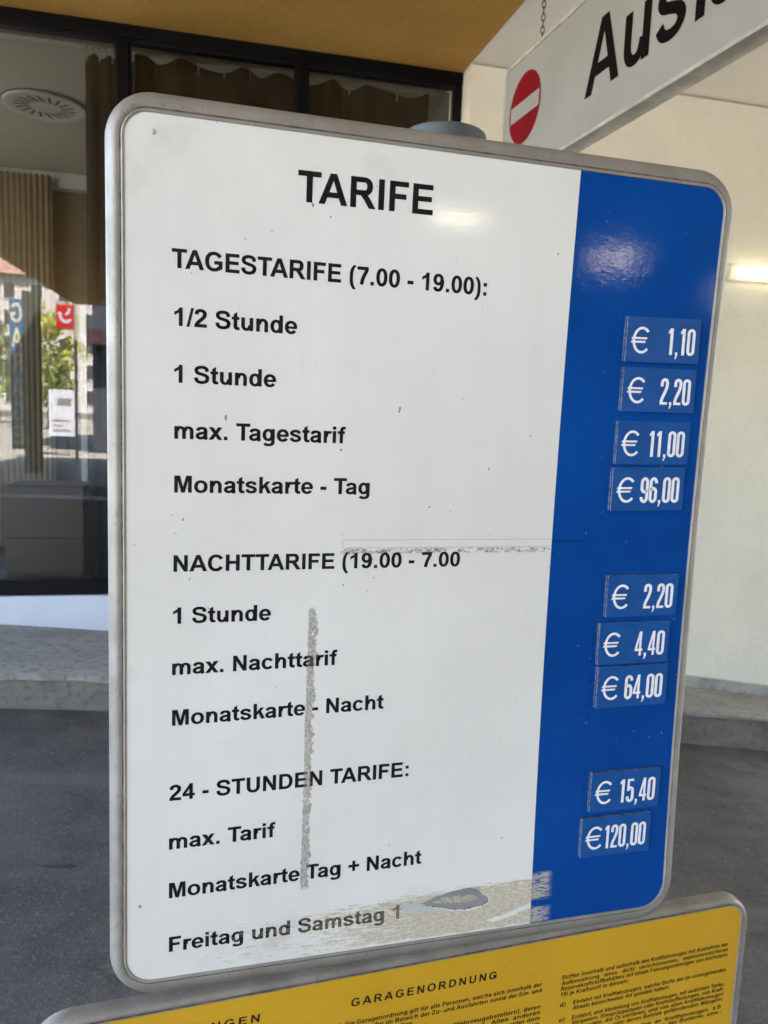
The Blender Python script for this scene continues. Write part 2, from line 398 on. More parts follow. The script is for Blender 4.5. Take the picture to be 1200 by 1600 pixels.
def make_white_panel():
    n = NB('white_sheet')
    x, _, z = n.sep()
    vs, hs, low = wear_masks(n)
    col = n.mix(n.ss(n.noise(3.0, 4), 0.3, 0.7), (0.735, 0.708, 0.655), (0.80, 0.775, 0.725))
    streak = n.ss(n.noise(1.0, 4, 0.6, vec=n.scaled((55, 55, 3.0))), 0.45, 0.75)
    col = n.mix(n.mul(streak, 0.05), col, (0.50, 0.47, 0.41))
    scr = n.mul(n.ss(n.noise(1.0, 2, 0.5, vec=n.scaled((420, 420, 26))), 0.70, 0.74), n.ss(n.noise(7, 2), 0.50, 0.62))
    col = n.mix(n.mul(scr, 0.30), col, (0.40, 0.38, 0.35))
    # brushed stains and specks
    grime = n.mul(n.ss(n.noise(9, 5, 0.65), 0.54, 0.80), 0.30)
    edge = n.mx(n.ss(x, 0.0, 0.05, 1, 0), n.mx(n.ss(z, 0.94, 1.0), n.ss(z, 0.0, 0.11, 1, 0)))
    grime = n.mul(grime, n.add(n.mul(edge, 1.3), 0.25))
    col = n.mix(grime, col, (0.42, 0.38, 0.31))
    specks = n.ss(n.noise(1.0, 1, vec=n.scaled((150, 150, 90))), 0.79, 0.81)
    col = n.mix(n.mul(specks, 0.75), col, (0.10, 0.09, 0.08))
    brush = n.mix(n.ss(n.noise(1.0, 4, 0.7, vec=n.scaled((430, 430, 260))), 0.36, 0.62), (0.17, 0.145, 0.115), (0.47, 0.43, 0.365))
    col = n.mix(n.mul(vs, 0.80), col, brush)
    col = n.mix(n.mul(hs, 0.95), col, n.mix(n.ss(n.noise(420, 2), 0.42, 0.58), (0.22, 0.19, 0.15), (0.58, 0.53, 0.44)))
    col = n.mix(n.mul(low, 0.92), col, n.mix(n.ss(n.noise(1.0, 4, 0.7, vec=n.scaled((150, 150, 420))), 0.34, 0.66), (0.44, 0.365, 0.25), (0.66, 0.585, 0.45)))
    # hairline outlines of a removed strip
    hl = n.mul(n.box(x, 0.252, 0.60, 0.0006), n.mx(n.box(z, 0.5392, 0.5398, 0.0003), n.box(z, 0.5296, 0.5301, 0.0003)))
    hl = n.mx(hl, n.mul(n.box(x, 0.2520, 0.2526, 0.0003), n.box(z, 0.5297, 0.5396, 0.0003)))
    col = n.mix(n.mul(hl, 0.6), col, (0.20, 0.18, 0.16))
    n.base(col)
    dull = n.mx(n.mx(vs, hs), low)
    n.rough(n.add(n.mul(dull, 0.5), n.add(0.03, n.mul(n.noise(12, 3), 0.05))))
    h = n.add(n.mul(n.noise(230, 2), 0.9), n.mul(n.noise(30, 2), 1.6))
    h = n.sub(h, n.mul(dull, 5.0))
    n.bump(h, 0.050, 0.0010)
    return n.m

def make_letters():
    n = NB('black_vinyl')
    x, _, z = n.sep()
    vs, hs, low = wear_masks(n)
    st = n.noise(1.0, 4, 0.6, vec=n.scaled((90, 90, 420)))
    rub = n.mul(n.ss(z, 0.056, 0.062, 1, 0), n.ss(n.add(st, n.mul(n.ss(x, 0.03, 0.34), 0.27)), 0.60, 0.65))
    rub = n.mul(rub, n.ss(x, 0.30, 0.34, 0.80, 0.97))
    rub = n.mul(rub, n.ss(n.noise(1.0, 3, 0.6, vec=n.scaled((420, 420, 700))), 0.36, 0.50, 0.35, 1.0))
    m = n.mx(n.mul(n.ss(vs, 0.3, 0.6), 0.55), rub)
    n.base(n.mix(m, n.mix(n.ss(n.noise(150, 2), 0.4, 0.6), (0.008, 0.008, 0.009), (0.014, 0.014, 0.015)), (0.22, 0.18, 0.125)))
    n.rough(0.32); n.b.inputs['Specular IOR Level'].default_value = 0.22
    n.bump(n.noise(230, 2), 0.12, 0.0008)
    return n.m

def make_blue_panel():
    n = NB('blue_sheet')
    x, _, z = n.sep()
    col = n.mix(n.ss(n.noise(4, 4), 0.3, 0.7), (0.0008, 0.049, 0.255), (0.0016, 0.064, 0.315))
    st = n.noise(1.0, 4, 0.65, vec=n.scaled((60, 60, 420)))
    fine = n.noise(1.0, 2, 0.5, vec=n.scaled((600, 600, 1000)))
    reg = n.mul(n.ss(x, 0.552, 0.566, 1, 0), n.mx(n.box(z, 0.036, 0.074, 0.003), n.box(z, 0.003, 0.024, 0.003)))
    w = n.mul(reg, n.ss(n.add(st, n.mul(n.sub(fine, 0.5), 0.5)), 0.44, 0.50))
    col = n.mix(n.mul(w, 0.85), col, (0.52, 0.46, 0.34))
    # old adhesive smudges near the plates
    sm = n.mul(n.mul(n.box(x, 0.597, 0.735, 0.006), n.box(z, 0.08, 0.50, 0.01)), n.ss(n.noise(70, 5, 0.7), 0.60, 0.72))
    col = n.mix(n.mul(sm, 0.30), col, (0.004, 0.020, 0.07))
    ln = n.mul(n.mul(n.box(x, 0.6035, 0.6055, 0.0006), n.box(z, 0.15, 0.42, 0.01)), n.ss(n.noise(160, 3), 0.52, 0.60))
    col = n.mix(n.mul(ln, 0.6), col, (0.004, 0.02, 0.06))
    spk = n.ss(n.noise(150, 1), 0.785, 0.80)
    col = n.mix(n.mul(spk, 0.5), col, (0.35, 0.40, 0.50))
    hair = n.mul(n.mul(n.box(z, 0.5355, 0.5375, 0.0006), n.ss(x, 0.56, 0.60, 1, 0)), 0.7)
    col = n.mix(hair, col, (0.002, 0.02, 0.08))
    n.base(col)
    n.rough(n.add(n.mul(w, 0.5), n.add(0.03, n.mul(n.noise(25, 3), 0.05))))
    h = n.add(n.mul(n.noise(330, 2), 1.0), n.mul(n.noise(40, 2), 1.6))
    n.bump(h, 0.055, 0.0010)
    return n.m

def make_frame_metal(name, col, dirty=1.0, metal=0.25, top=None):
    n = NB(name)
    c = n.mix(n.ss(n.noise(14, 5, 0.6), 0.35, 0.68), shade(col, 0.82), shade(col, 1.12))
    pit = n.ss(n.noise(1.0, 4, 0.7, vec=n.scaled((260, 260, 120))), 0.60, 0.68)
    c = n.mix(n.mul(pit, 0.5 * dirty), c, (0.10, 0.085, 0.07))
    run = n.ss(n.noise(35, 5, 0.7), 0.58, 0.75)
    c = n.mix(n.mul(run, 0.35 * dirty), c, (0.26, 0.215, 0.165))
    if top is not None:
        z = n.sep()[2]
        c = n.mix(n.mul(n.ss(z, -0.012, 0.006, 1, 0), 0.62), c, (0.17, 0.155, 0.135))
        c = n.mix(n.mul(n.ss(z, top - 0.035, top), n.add(0.25, n.mul(n.noise(22, 4, 0.7), 0.5))), c, (0.20, 0.165, 0.125))
    n.base(c); n.metal(metal); n.rough(n.add(0.38, n.mul(n.noise(60, 3), 0.22)))
    n.bump(n.noise(300, 3), 0.18, 0.0006)
    return n.m

def make_plaster(name, col, var=0.08, bump=0.35, scale=60, grain=0.0):
    n = NB(name)
    c = n.mix(n.ss(n.noise(1.1, 5, 0.6), 0.3, 0.7), shade(col, 1 - var), shade(col, 1 + var * 0.6))
    c = n.mix(n.mul(n.ss(n.noise(5, 5, 0.7), 0.60, 0.85), 0.22), c, shade(col, 0.62))
    c = n.mix(n.mul(n.ss(n.noise(scale * 1.3, 3, 0.6), 0.40, 0.66), grain), c, shade(col, 0.55))
    c = n.mix(n.mul(n.ss(n.noise(scale * 0.7, 3, 0.6), 0.52, 0.70), grain * 0.7), c, shade(col, 1.3))
    n.base(c); n.rough(0.8); n.b.inputs['Specular IOR Level'].default_value = 0.25
    n.bump(n.add(n.noise(scale, 4, 0.6), n.mul(n.noise(scale * 0.12, 3), 2.0)), bump, 0.006)
    return n.m

def make_asphalt():
    n = NB('asphalt')
    big = n.noise(0.9, 5, 0.6); mid = n.noise(4.5, 5, 0.65); fine = n.noise(75, 4, 0.75); grit = n.noise(210, 2)
    c = n.mix(n.ss(big, 0.32, 0.68), (0.082, 0.073, 0.064), (0.160, 0.145, 0.129))
    c = n.mix(n.mul(n.ss(mid, 0.44, 0.70), 0.75), c, (0.056, 0.053, 0.047))
    c = n.mix(n.mul(n.ss(n.noise(2.2, 4, 0.6, vec=n.scaled((0.35, 2.2, 1))), 0.52, 0.72), 0.45), c, (0.20, 0.185, 0.168))
    c = n.mix(n.mul(n.ss(fine, 0.52, 0.66), 0.60), c, (0.25, 0.23, 0.208))
    c = n.mix(n.mul(n.ss(grit, 0.52, 0.64), 0.55), c, (0.035, 0.032, 0.029))
    x, y, _ = n.sep()
    wob = n.mul(n.sub(n.noise(30, 3), 0.5), 0.05)
    sx = n.math('DIVIDE', n.sub(n.add(x, wob), -0.375), 0.060); sy = n.math('DIVIDE', n.sub(n.add(y, n.mul(wob, 0.5)), 2.612), 0.013)
    spot = n.ss(n.add(n.mul(sx, sx), n.mul(sy, sy)), 0.6, 1.3, 1, 0)
    c = n.mix(n.mul(spot, 0.75), c, (0.012, 0.011, 0.010))
    gut = n.mul(n.ss(n.add(y, wob), 3.55, 3.95), 0.55)
    c = n.mix(n.mul(gut, n.ss(n.noise(3.0, 5, 0.7), 0.35, 0.6)), c, (0.045, 0.041, 0.037))
    n.base(c); n.rough(n.add(0.55, n.mul(mid, 0.3)))
    n.bump(n.add(n.mul(fine, 1.5), n.mul(grit, 0.8)), 0.9, 0.006)
    return n.m

def make_concrete(name, col):
    n = NB(name)
    c = n.mix(n.ss(n.noise(1.6, 5, 0.65), 0.3, 0.7), shade(col, 0.78), shade(col, 1.18))
    c = n.mix(n.mul(n.ss(n.noise(6, 6, 0.7), 0.46, 0.72), 0.6), c, shade(col, 0.50))
    c = n.mix(n.mul(n.ss(n.noise(26, 5, 0.7), 0.48, 0.64), 0.65), c, shade(col, 0.50))
    c = n.mix(n.mul(n.ss(n.noise(2.0, 4, 0.6, vec=n.scaled((0.4, 4, 4))), 0.55, 0.7), 0.4), c, shade(col, 1.4))
    c = n.mix(n.mul(n.ss(n.noise(240, 3), 0.5, 0.7), 0.25), c, shade(col, 0.6))
    x, _, z = n.sep()
    jt = n.math('ABSOLUTE', n.sub(n.math('FRACT', n.add(n.math('DIVIDE', x, 3.0), 0.90)), 0.5))
    c = n.mix(n.mul(n.ss(jt, 0.003, 0.007, 1, 0), 0.7), c, shade(col, 0.25))
    n.base(c); n.rough(0.8); n.bump(n.add(n.noise(120, 4), n.noise(14, 4)), 0.45, 0.005)
    return n.m

def make_yellow():
    n = NB('yellow_sheet')
    c = n.mix(n.ss(n.noise(2.5, 5), 0.3, 0.7), (0.60, 0.325, 0.015), (0.68, 0.378, 0.020))
    c = n.mix(n.mul(n.ss(n.noise(45, 5, 0.7), 0.55, 0.75), 0.22), c, (0.40, 0.24, 0.03))
    c = n.mix(n.mul(n.ss(n.noise(130, 1), 0.76, 0.79), 0.6), c, (0.16, 0.11, 0.04))
    n.base(c); n.rough(n.add(0.36, n.mul(n.noise(20, 3), 0.12)))
    n.bump(n.noise(260, 2), 0.10, 0.0008)
    return n.m

def make_glass():
    n = NB('window_glass')
    t = n.t; t.nodes.remove(n.b)
    tr = t.nodes.new('ShaderNodeBsdfTransparent'); tr.inputs[0].default_value = (0.90, 0.93, 0.91, 1)
    gl = t.nodes.new('ShaderNodeBsdfGlossy'); gl.inputs['Roughness'].default_value = 0.0
    fr = t.nodes.new('ShaderNodeFresnel'); fr.inputs[0].default_value = 1.82
    bp = t.nodes.new('ShaderNodeBump'); bp.inputs['Strength'].default_value = 0.03; bp.inputs['Distance'].default_value = 0.002
    n.link(n.noise(1.3, 1), bp.inputs['Height']); n.link(bp.outputs[0], gl.inputs['Normal'])
    mx = t.nodes.new('ShaderNodeMixShader')
    n.link(fr.outputs[0], mx.inputs[0]); n.link(tr.outputs[0], mx.inputs[1]); n.link(gl.outputs[0], mx.inputs[2])
    n.link(mx.outputs[0], n.out.inputs[0])
    return n.m

def make_diffuser():
    n = NB('lamp_diffuser')
    t = n.t; t.nodes.remove(n.b)
    tr = t.nodes.new('ShaderNodeBsdfTransparent'); tr.inputs[0].default_value = (1, 1, 0.97, 1)
    tl = t.nodes.new('ShaderNodeBsdfTranslucent'); tl.inputs[0].default_value = (0.85, 0.83, 0.68, 1)
    df = t.nodes.new('ShaderNodeBsdfDiffuse'); df.inputs[0].default_value = (0.8, 0.78, 0.64, 1)
    a = t.nodes.new('ShaderNodeMixShader'); a.inputs[0].default_value = 0.4
    n.link(tl.outputs[0], a.inputs[1]); n.link(df.outputs[0], a.inputs[2])
    b = t.nodes.new('ShaderNodeMixShader'); b.inputs[0].default_value = 0.55
    n.link(a.outputs[0], b.inputs[1]); n.link(tr.outputs[0], b.inputs[2])
    n.link(b.outputs[0], n.out.inputs[0])
    return n.m

M_WHITE = make_white_panel(); M_LETTER = make_letters(); M_BLUE = make_blue_panel()
M_FRAME = make_frame_metal('dull_aluminium', (0.37, 0.335, 0.295), 1.0, 0.25, 1.01)
M_SEAM = plain('seam_grime', (0.10, 0.085, 0.068), 0.8, var=0.6, vscale=70)
M_FRAME2 = make_frame_metal('weathered_zinc', (0.31, 0.278, 0.238), 1.4)
M_POST = make_frame_metal('galvanised_steel', (0.105, 0.112, 0.108), 0.5)
M_PLATE = plain('plate_blue', (0.014, 0.083, 0.29), 0.25, spec=0.30, var=0.10, vscale=30, bump=0.08, bscale=300)
M_PLATE_EDGE = plain('plate_edge', (0.16, 0.16, 0.17), 0.5, var=0.8, vscale=220)
M_NUM = plain('plate_white', (0.84, 0.84, 0.83), 0.45, var=0.06, vscale=120)
M_YELLOW = make_yellow()
M_INK = plain('black_ink', (0.012, 0.011, 0.010), 0.45, spec=0.2, var=0.3, vscale=200)
M_PATCH_D = plain('bare_grey', (0.27, 0.265, 0.255), 0.45, var=0.08, vscale=60)
M_PATCH_L = plain('bare_pale', (0.52, 0.52, 0.51), 0.4, var=0.06, vscale=60)
M_PATCH_B = plain('bare_beige', (0.42, 0.37, 0.29), 0.6, var=0.3, vscale=260)
M_OCHRE = make_plaster('ochre_plaster', (0.50, 0.275, 0.058), 0.12, 0.8, 75, 0.42)
M_CREAM = make_plaster('cream_plaster', (0.76, 0.71, 0.59), 0.08, 0.5, 22, 0.05)
M_CEIL = make_plaster('white_stucco', (0.86, 0.81, 0.72), 0.05, 0.7, 70, 0.14)
M_ASPHALT = make_asphalt()
M_CONC = make_concrete('pavement_concrete', (0.285, 0.262, 0.230))
M_KERBF = make_concrete('kerb_face_darker', (0.160, 0.143, 0.118))  # kerb face toned darker than the pavement top
M_SKIRT = make_concrete('skirting_grey', (0.32, 0.305, 0.27))
M_BLACK = plain('black_frame', (0.003, 0.003, 0.004), 0.45, spec=0.12, var=0.2)
M_BASEW = plain('white_sill_panel', (0.50, 0.525, 0.565), 0.42, var=0.03)
M_GLASS = make_glass()
M_SIGNW = plain('sign_white', (0.275, 0.245, 0.205), 0.45, spec=0.3, var=0.06, vscale=4, bump=0.05, bscale=200)
M_SIGNF = make_frame_metal('sign_frame', (0.62, 0.56, 0.47), 0.5, 0.85)
M_RED = plain('sign_red', (0.17, 0.002, 0.006), 0.4, spec=0.1, var=0.12, vscale=8)
M_SIGNK = plain('sign_black', (0.004, 0.003, 0.002), 0.5, spec=0.04, var=0.2)
M_CHAIN = plain('rusty_chain', (0.12, 0.085, 0.06), 0.55, metal=0.6, var=0.4, vscale=90)
M_DIFF = make_diffuser()
M_TUBE = plain('lit_tube', (0.9, 0.9, 0.85), 0.5, emit=LAMP, ecol=(1.0, 0.90, 0.66))
M_TUBE2 = plain('bright_tube', (0.9, 0.9, 0.85), 0.5, emit=LAMP2, ecol=(1.0, 0.90, 0.70))
M_FILL_TUBE = plain('fill_tube', (0.9, 0.9, 0.85), 0.5, emit=4.0, ecol=(1.0, 0.90, 0.68))  # for the added fill lamps, far stronger than the visible tube
M_LAMPCAP = plain('lamp_cap', (0.80, 0.77, 0.66), 0.45, var=0.03)
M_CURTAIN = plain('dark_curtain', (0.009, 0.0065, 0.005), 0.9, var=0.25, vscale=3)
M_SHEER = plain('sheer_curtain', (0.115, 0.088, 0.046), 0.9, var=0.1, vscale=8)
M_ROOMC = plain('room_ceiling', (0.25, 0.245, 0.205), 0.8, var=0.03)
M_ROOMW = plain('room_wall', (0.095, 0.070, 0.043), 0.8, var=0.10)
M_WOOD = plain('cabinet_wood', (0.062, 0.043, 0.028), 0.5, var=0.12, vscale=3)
M_GREYW = plain('light_grey', (0.30, 0.30, 0.28), 0.6, var=0.05)
M_VENT = plain('vent_white', (0.33, 0.33, 0.295), 0.5, var=0.03)
M_SLOT = plain('vent_slot', (0.02, 0.02, 0.02), 0.8)

# ------------------------------------------------------------------ ground, pavement, street
def gz(x):
    d = x + 0.54
    if d < -1.2: e = -1.2; base = 0.064 - 0.0974 * e - 0.0077 * e * e; return base + 0.02 * (1 - math.exp((d + 1.2) / 0.5)) * 0.9
    if d > 5: e = 5; return 0.064 - 0.0974 * e - 0.0077 * e * e - 0.165 * (min(d, 30) - e)
    return 0.064 - 0.0974 * d - 0.0077 * d * d
def pz(x): return gz(x) + 0.18 + 0.011 * max(0, min(x + 0.5, 6))
xs = [-400, -120, -60, -30, -16, -10] + [-8 + 0.25 * i for i in range(73)] + [12, 16, 22, 30, 60, 150, 400]
ys = [-400, -200, -100, -60, -30, -15, -8, -4, -2, 0, 1, 2, 3, 4, 5, 8, 20, 60, 200, 400]
MB().grid([[(x, y, gz(x) - 0.004) for x in xs] for y in ys]).build('road', M_ASPHALT, smooth=True)['kind'] = 'structure'
YK = 3.985
px = [-9 + 0.0625 * i for i in range(337)]
pv = MB()
def pav_row(x):
    w = 0.006 * sin(x * 9.1) + 0.004 * sin(x * 23)
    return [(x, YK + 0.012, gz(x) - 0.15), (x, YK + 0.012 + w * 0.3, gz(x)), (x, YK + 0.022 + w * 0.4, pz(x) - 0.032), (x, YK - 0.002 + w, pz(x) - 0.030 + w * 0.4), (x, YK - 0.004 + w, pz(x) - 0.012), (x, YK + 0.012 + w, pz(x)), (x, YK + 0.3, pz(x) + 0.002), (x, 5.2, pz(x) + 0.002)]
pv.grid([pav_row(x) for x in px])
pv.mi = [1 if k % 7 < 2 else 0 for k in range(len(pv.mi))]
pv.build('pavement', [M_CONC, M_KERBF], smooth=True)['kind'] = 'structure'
M_STREET = make_concrete('street_concrete', (0.42, 0.39, 0.345))
mk = MB()
mk.grid([[(x, y, gz(x) + 0.003) for x in (-60, -30, -16, -10, -8, -7, -6, -5, -4, -3, -2, -1)] for y in (-60, -30, -16, -9.0, -6.0, -4.2)])
mk.build('street', M_STREET)['kind'] = 'structure'
M_PALE_BAND = plain('pale_band', (0.62, 0.62, 0.60), 0.6, var=0.15, vscale=9)  # pale band laid on the ground across the driveway
lm = MB()
lm.grid([[(x, y, gz(x) + 0.004) for x in [-8 + 0.25 * i for i in range(29)]] for y in (-2.75, -2.3)])
lm.build('pale_ground_band', M_PALE_BAND)['kind'] = 'structure'

# ------------------------------------------------------------------ the wall line (turned slightly to the board)
WA = radians(-2.2)
WO = (0.0, 4.84, 0.0)
def wx(s, d): return (WO[0] + s * cos(WA) - d * sin(WA), WO[1] + s * sin(WA) + d * cos(WA))

shop = empty('shop_building', WO, WA, 'shop building with dark framed windows, white sill panel and added sun-blocking mass above the canopy', 'building')
up = MB()
up.box(-9.0, 12.0, 0.25, 3.7, 3.86, 7.6)  # unseen mass added to keep the sun off the driveway
up.build('sun_block_mass', M_OCHRE, shop)
fr = MB()
fr.box(-7.0, 1.697, -0.035, 0.06, 3.632, 3.735)
fr.box(-7.0, 1.697, -0.020, 0.05, 0.452, 0.545)
fr.box(1.655, 1.697, -0.030, 0.06, 0.545, 3.632)
MULL = [-6.352, -5.347, -4.342, -3.337, -2.332, -1.332, -0.331, 0.674]
for s in MULL:
    fr.box(s, s + 0.068, -0.035, 0.06, 0.545, 3.632)
frame = fr.build('window_frame', M_BLACK, shop, bevel=0.006)
bd = MB()
for s in MULL + [1.655]:
    bd.box(s - 0.010, s, -0.012, 0.03, 0.545, 3.632)
    if s < 1.6: bd.box(s + 0.068, s + 0.078, -0.012, 0.03, 0.545, 3.632)
bd.box(-7.0, 1.655, -0.022, 0.03, 3.612, 3.632)
bd.build('glazing_bead', plain('bead_black', (0.005, 0.005, 0.006), 0.3, spec=0.3), shop)
edges = [-7.0] + MULL + [1.655]
for a, b in zip(edges[:-1], edges[1:]):
    a2 = a + (0.078 if a > -6.9 else 0.0)
    MB().face([(a2, 0.012, 0.545), (b - 0.010, 0.012, 0.545), (b - 0.010, 0.012, 3.612), (a2, 0.012, 3.612)]).build('window_pane', M_GLASS, shop)
sl = MB(); sl.box(-7.0, 1.697, -0.045, 0.10, 0.0, 0.452)
sl.build('sill_panel', M_BASEW, shop, bevel=0.004)
# the shop's room
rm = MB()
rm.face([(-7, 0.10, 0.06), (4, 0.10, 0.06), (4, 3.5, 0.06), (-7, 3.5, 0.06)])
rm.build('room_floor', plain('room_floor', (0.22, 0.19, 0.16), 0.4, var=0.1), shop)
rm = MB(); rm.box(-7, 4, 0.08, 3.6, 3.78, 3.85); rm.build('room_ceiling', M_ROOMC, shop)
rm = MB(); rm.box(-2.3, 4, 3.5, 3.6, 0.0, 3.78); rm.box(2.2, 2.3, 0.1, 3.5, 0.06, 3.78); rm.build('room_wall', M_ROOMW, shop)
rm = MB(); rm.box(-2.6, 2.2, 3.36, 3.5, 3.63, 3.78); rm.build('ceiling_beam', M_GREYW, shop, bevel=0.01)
rm = MB(); rm.box(-1.055, -0.995, 3.42, 3.5, 0.06, 2.55); rm.build('door_post', plain('door_grey', (0.36, 0.38, 0.34), 0.5), shop, bevel=0.008)

# garage wall, cream
gw = empty('garage_wall', WO, WA, 'cream plastered garage wall right of the price board, with grey skirting', 'wall')
w = MB(); w.box(1.699, 14.0, -0.19, 0.24, -3.2, 3.698)
w.build('wall_face', M_CREAM, gw)
sk = MB()
rows = []
for i in range(50):
    s = 1.72 + i * 0.25
    X, Y = wx(s, -0.19)
    t = pz(X); rows.append([(s, -0.1885, t - 0.05), (s, -0.204, t - 0.05), (s, -0.204, t + 0.078), (s, -0.198, t + 0.084), (s, -0.1885, t + 0.084)])
sk.grid(rows)
sk.build('skirting', M_SKIRT, gw)
MB().box(1.7, 14, -0.1925, -0.189, 3.688, 3.6945).build('wall_joint', plain('joint_crack', (0.30, 0.27, 0.21), 0.9), gw)

# canopy ceiling over the driveway: ochre part and white part
cz = 3.70
ce = MB()
ce.box(-3.15, 1.69, -8.2, 5.05, cz, cz + 0.30)
ce.build('ochre_ceiling', M_OCHRE)['kind'] = 'structure'
ce = MB()
ce.box(1.692, 13.0, -8.2, 5.05, cz + 0.001, cz + 0.30)
ce.build('white_ceiling', M_CEIL)['kind'] = 'structure'

# ------------------------------------------------------------------ fluorescent battens
def batten(name, loc, rot, length, label, group=None, tube=None):
    e = empty(name, loc, 0, label, 'lamp', group)
    e.rotation_euler = rot
    L = length
    hs = MB(); hs.box(0.0, L, -0.018, 0.0, -0.045, 0.045); hs.build('lamp_housing', M_LAMPCAP, e)
    prof = [(-0.018 - 0.075 * sin(pi * k / 14) ** 0.8, -0.056 * cos(pi * k / 14)) for k in range(15)]
    rows = []
    for i, x in enumerate([0.03, 0.05, 0.09, L - 0.09, L - 0.05, L - 0.03]):
        q = (0.86, 0.97, 1.0, 1.0, 0.97, 0.86)[i]
        rows.append([(x, -0.018 + (y + 0.018) * q, z * q) for y, z in prof])
    MB().grid(rows).build('lamp_diffuser', M_DIFF, e, smooth=True)
    for x0, x1, a in ((0.0, 0.03, -1), (L - 0.03, L, 1)):
        cp = [(0.9 if (k == 0 and a < 0) or (k == 1 and a > 0) else 1.0) for k in (0, 1)]
        r = [[(x, -0.018 + (y + 0.018) * 0.90 * c, z * 0.90 * c) for y, z in prof] for x, c in ((x0, cp[0]), (x1, cp[1]))]
        m = MB().grid(r); m.face(r[0]); m.face(r[1][::-1]); m.build('end_cap', M_LAMPCAP, e, smooth=True)
    MB().tube([(0.10, -0.058, 0.004), (L - 0.10, -0.058, 0.004)], 0.019, 12).build('lit_tube', tube or M_TUBE, e, smooth=True)
    return e
X, Y = wx(3.5, -0.19)
bl = batten('wall_lamp', (3.475, wx(3.475, -0.19)[1] - 0.004, 2.628), (0, radians(-1.2), WA), 1.28, 'lit fluorescent wall lamp on cream wall right of the blue price strip')

for x, z in ((6.15, 2.15), (8.9, 1.75)):  # unseen lamps added to brighten the cream wall and white ceiling
    batten('wall_lamp', (x, wx(x, -0.19)[1] - 0.004, z), (0, radians(3), WA), 1.28, 'added unseen fill lamp further down the ramp, ' + ('second' if x < 7 else 'third') + ' from the street', None, M_FILL_TUBE)
# opposite side of the driveway (behind the camera): wall with two lamps
ow = empty('driveway_wall', (0, -4.6, 0), 0, 'dark concrete wall across the driveway carrying a row of lamps', 'wall')
MB().box(-0.9, 13.0, -0.3, 0.0, -3.2, 3.69).build('wall_face', plain('dark_concrete', (0.06, 0.058, 0.055), 0.85, var=0.2), ow)
for k, (x, z) in enumerate(((1.93, 2.82), (3.42, 2.66), (4.75, 2.50))):
    batten('wall_lamp', (x + 0.62, -4.596, z), (0, radians(2.0), pi), 0.62,
           ('lit lamp nearest the street on the opposite wall', 'lit lamp second along the opposite wall', 'lit lamp deepest along the opposite wall')[k], 'lamps on the opposite driveway wall', M_TUBE2)
# ------------------------------------------------------------------ price board
BOW = 0.0115
PW, PD = 0.7435, 0.5323
PB = (-0.056, 0.8916, 0.9076)
def bow(v): return BOW * (1 - (2 * v - 1) ** 2)
def bp(u, v, lift): return (u, bow(v) - lift, v)
board = empty('price_board', PB, 0, 'large white and blue parking price board headed TARIFE on a post', 'sign')

def rrect(u0, u1, v0, v1, radii, n=10, dense=40):
    """closed outline, anticlockwise from bottom-left; radii = bl, br, tr, tl"""
    out = []
    bl_, br_, tr_, tl_ = radii
    for cx, cy, r, a in ((u0 + bl_, v0 + bl_, bl_, 180), (u1 - br_, v0 + br_, br_, 270), (u1 - tr_, v1 - tr_, tr_, 0), (u0 + tl_, v1 - tl_, tl_, 90)):
        for k in range(n + 1):
            t = radians(a + 90 * k / n); out.append((cx + r * cos(t), cy + r * sin(t)))
    full = []
    for i in range(len(out)):
        a, b = out[i], out[(i + 1) % len(out)]
        L = math.hypot(b[0] - a[0], b[1] - a[1]); m = max(1, int(L * dense))
        for k in range(m): full.append((a[0] + (b[0] - a[0]) * k / m, a[1] + (b[1] - a[1]) * k / m))
    return full

def sheet(u0, u1, v0, v1, radii, lift, thick, fn, strips=44):
    """a rounded sheet following the board's bow: horizontal slices"""
    bl_, br_, tr_, tl_ = radii
    vs = sorted(set([v0 + (v1 - v0) * i / strips for i in range(strips + 1)] + [v0 + max(bl_, br_) * (1 - cos(pi / 2 * k / 10)) for k in range(11)] + [v1 - max(tr_, tl_) * (1 - cos(pi / 2 * k / 10)) for k in range(11)]))
    def ins(v, rb, rt):
        if v < v0 + rb: d = v0 + rb - v; return rb - math.sqrt(max(0, rb * rb - d * d))
        if v > v1 - rt: d = v - (v1 - rt); return rt - math.sqrt(max(0, rt * rt - d * d))
        return 0
    mb = MB()
    F = []; B = []
    for v in vs:
        a, b = u0 + ins(v, bl_, tl_), u1 - ins(v, br_, tr_)
        us = [a + (b - a) * k / 6 for k in range(7)]
        F.append([fn(u, v, lift) for u in us]); B.append([fn(u, v, lift - thick) for u in us])
    mb.grid(F); mb.grid(B)
    mb.grid([[r[0] for r in F], [r[0] for r in B]]); mb.grid([[r[-1] for r in F], [r[-1] for r in B]])
    mb.grid([F[0], B[0]]); mb.grid([F[-1], B[-1]])
    return mb

wp = sheet(0.0, PD, 0.0, 1.0, (0.034, 0.002, 0.003, 0.026), 0.0012, 0.0012, bp).build('white_panel', M_WHITE, board, smooth=True)
bpn = sheet(PD + 0.0006, PW, -0.001, 0.9985, (0.001, 0.040, 0.034, 0.001), 0.0005, 0.001, bp).build('blue_panel', M_BLUE, board, smooth=True)
MB().grid([[bp(u, v, 0.0001) for u in (PD - 0.004, PD + 0.004)] for v in [i / 30 for i in range(31)]]).build('backing_strip', plain('dark_gap', (0.05, 0.05, 0.05), 0.7), board)

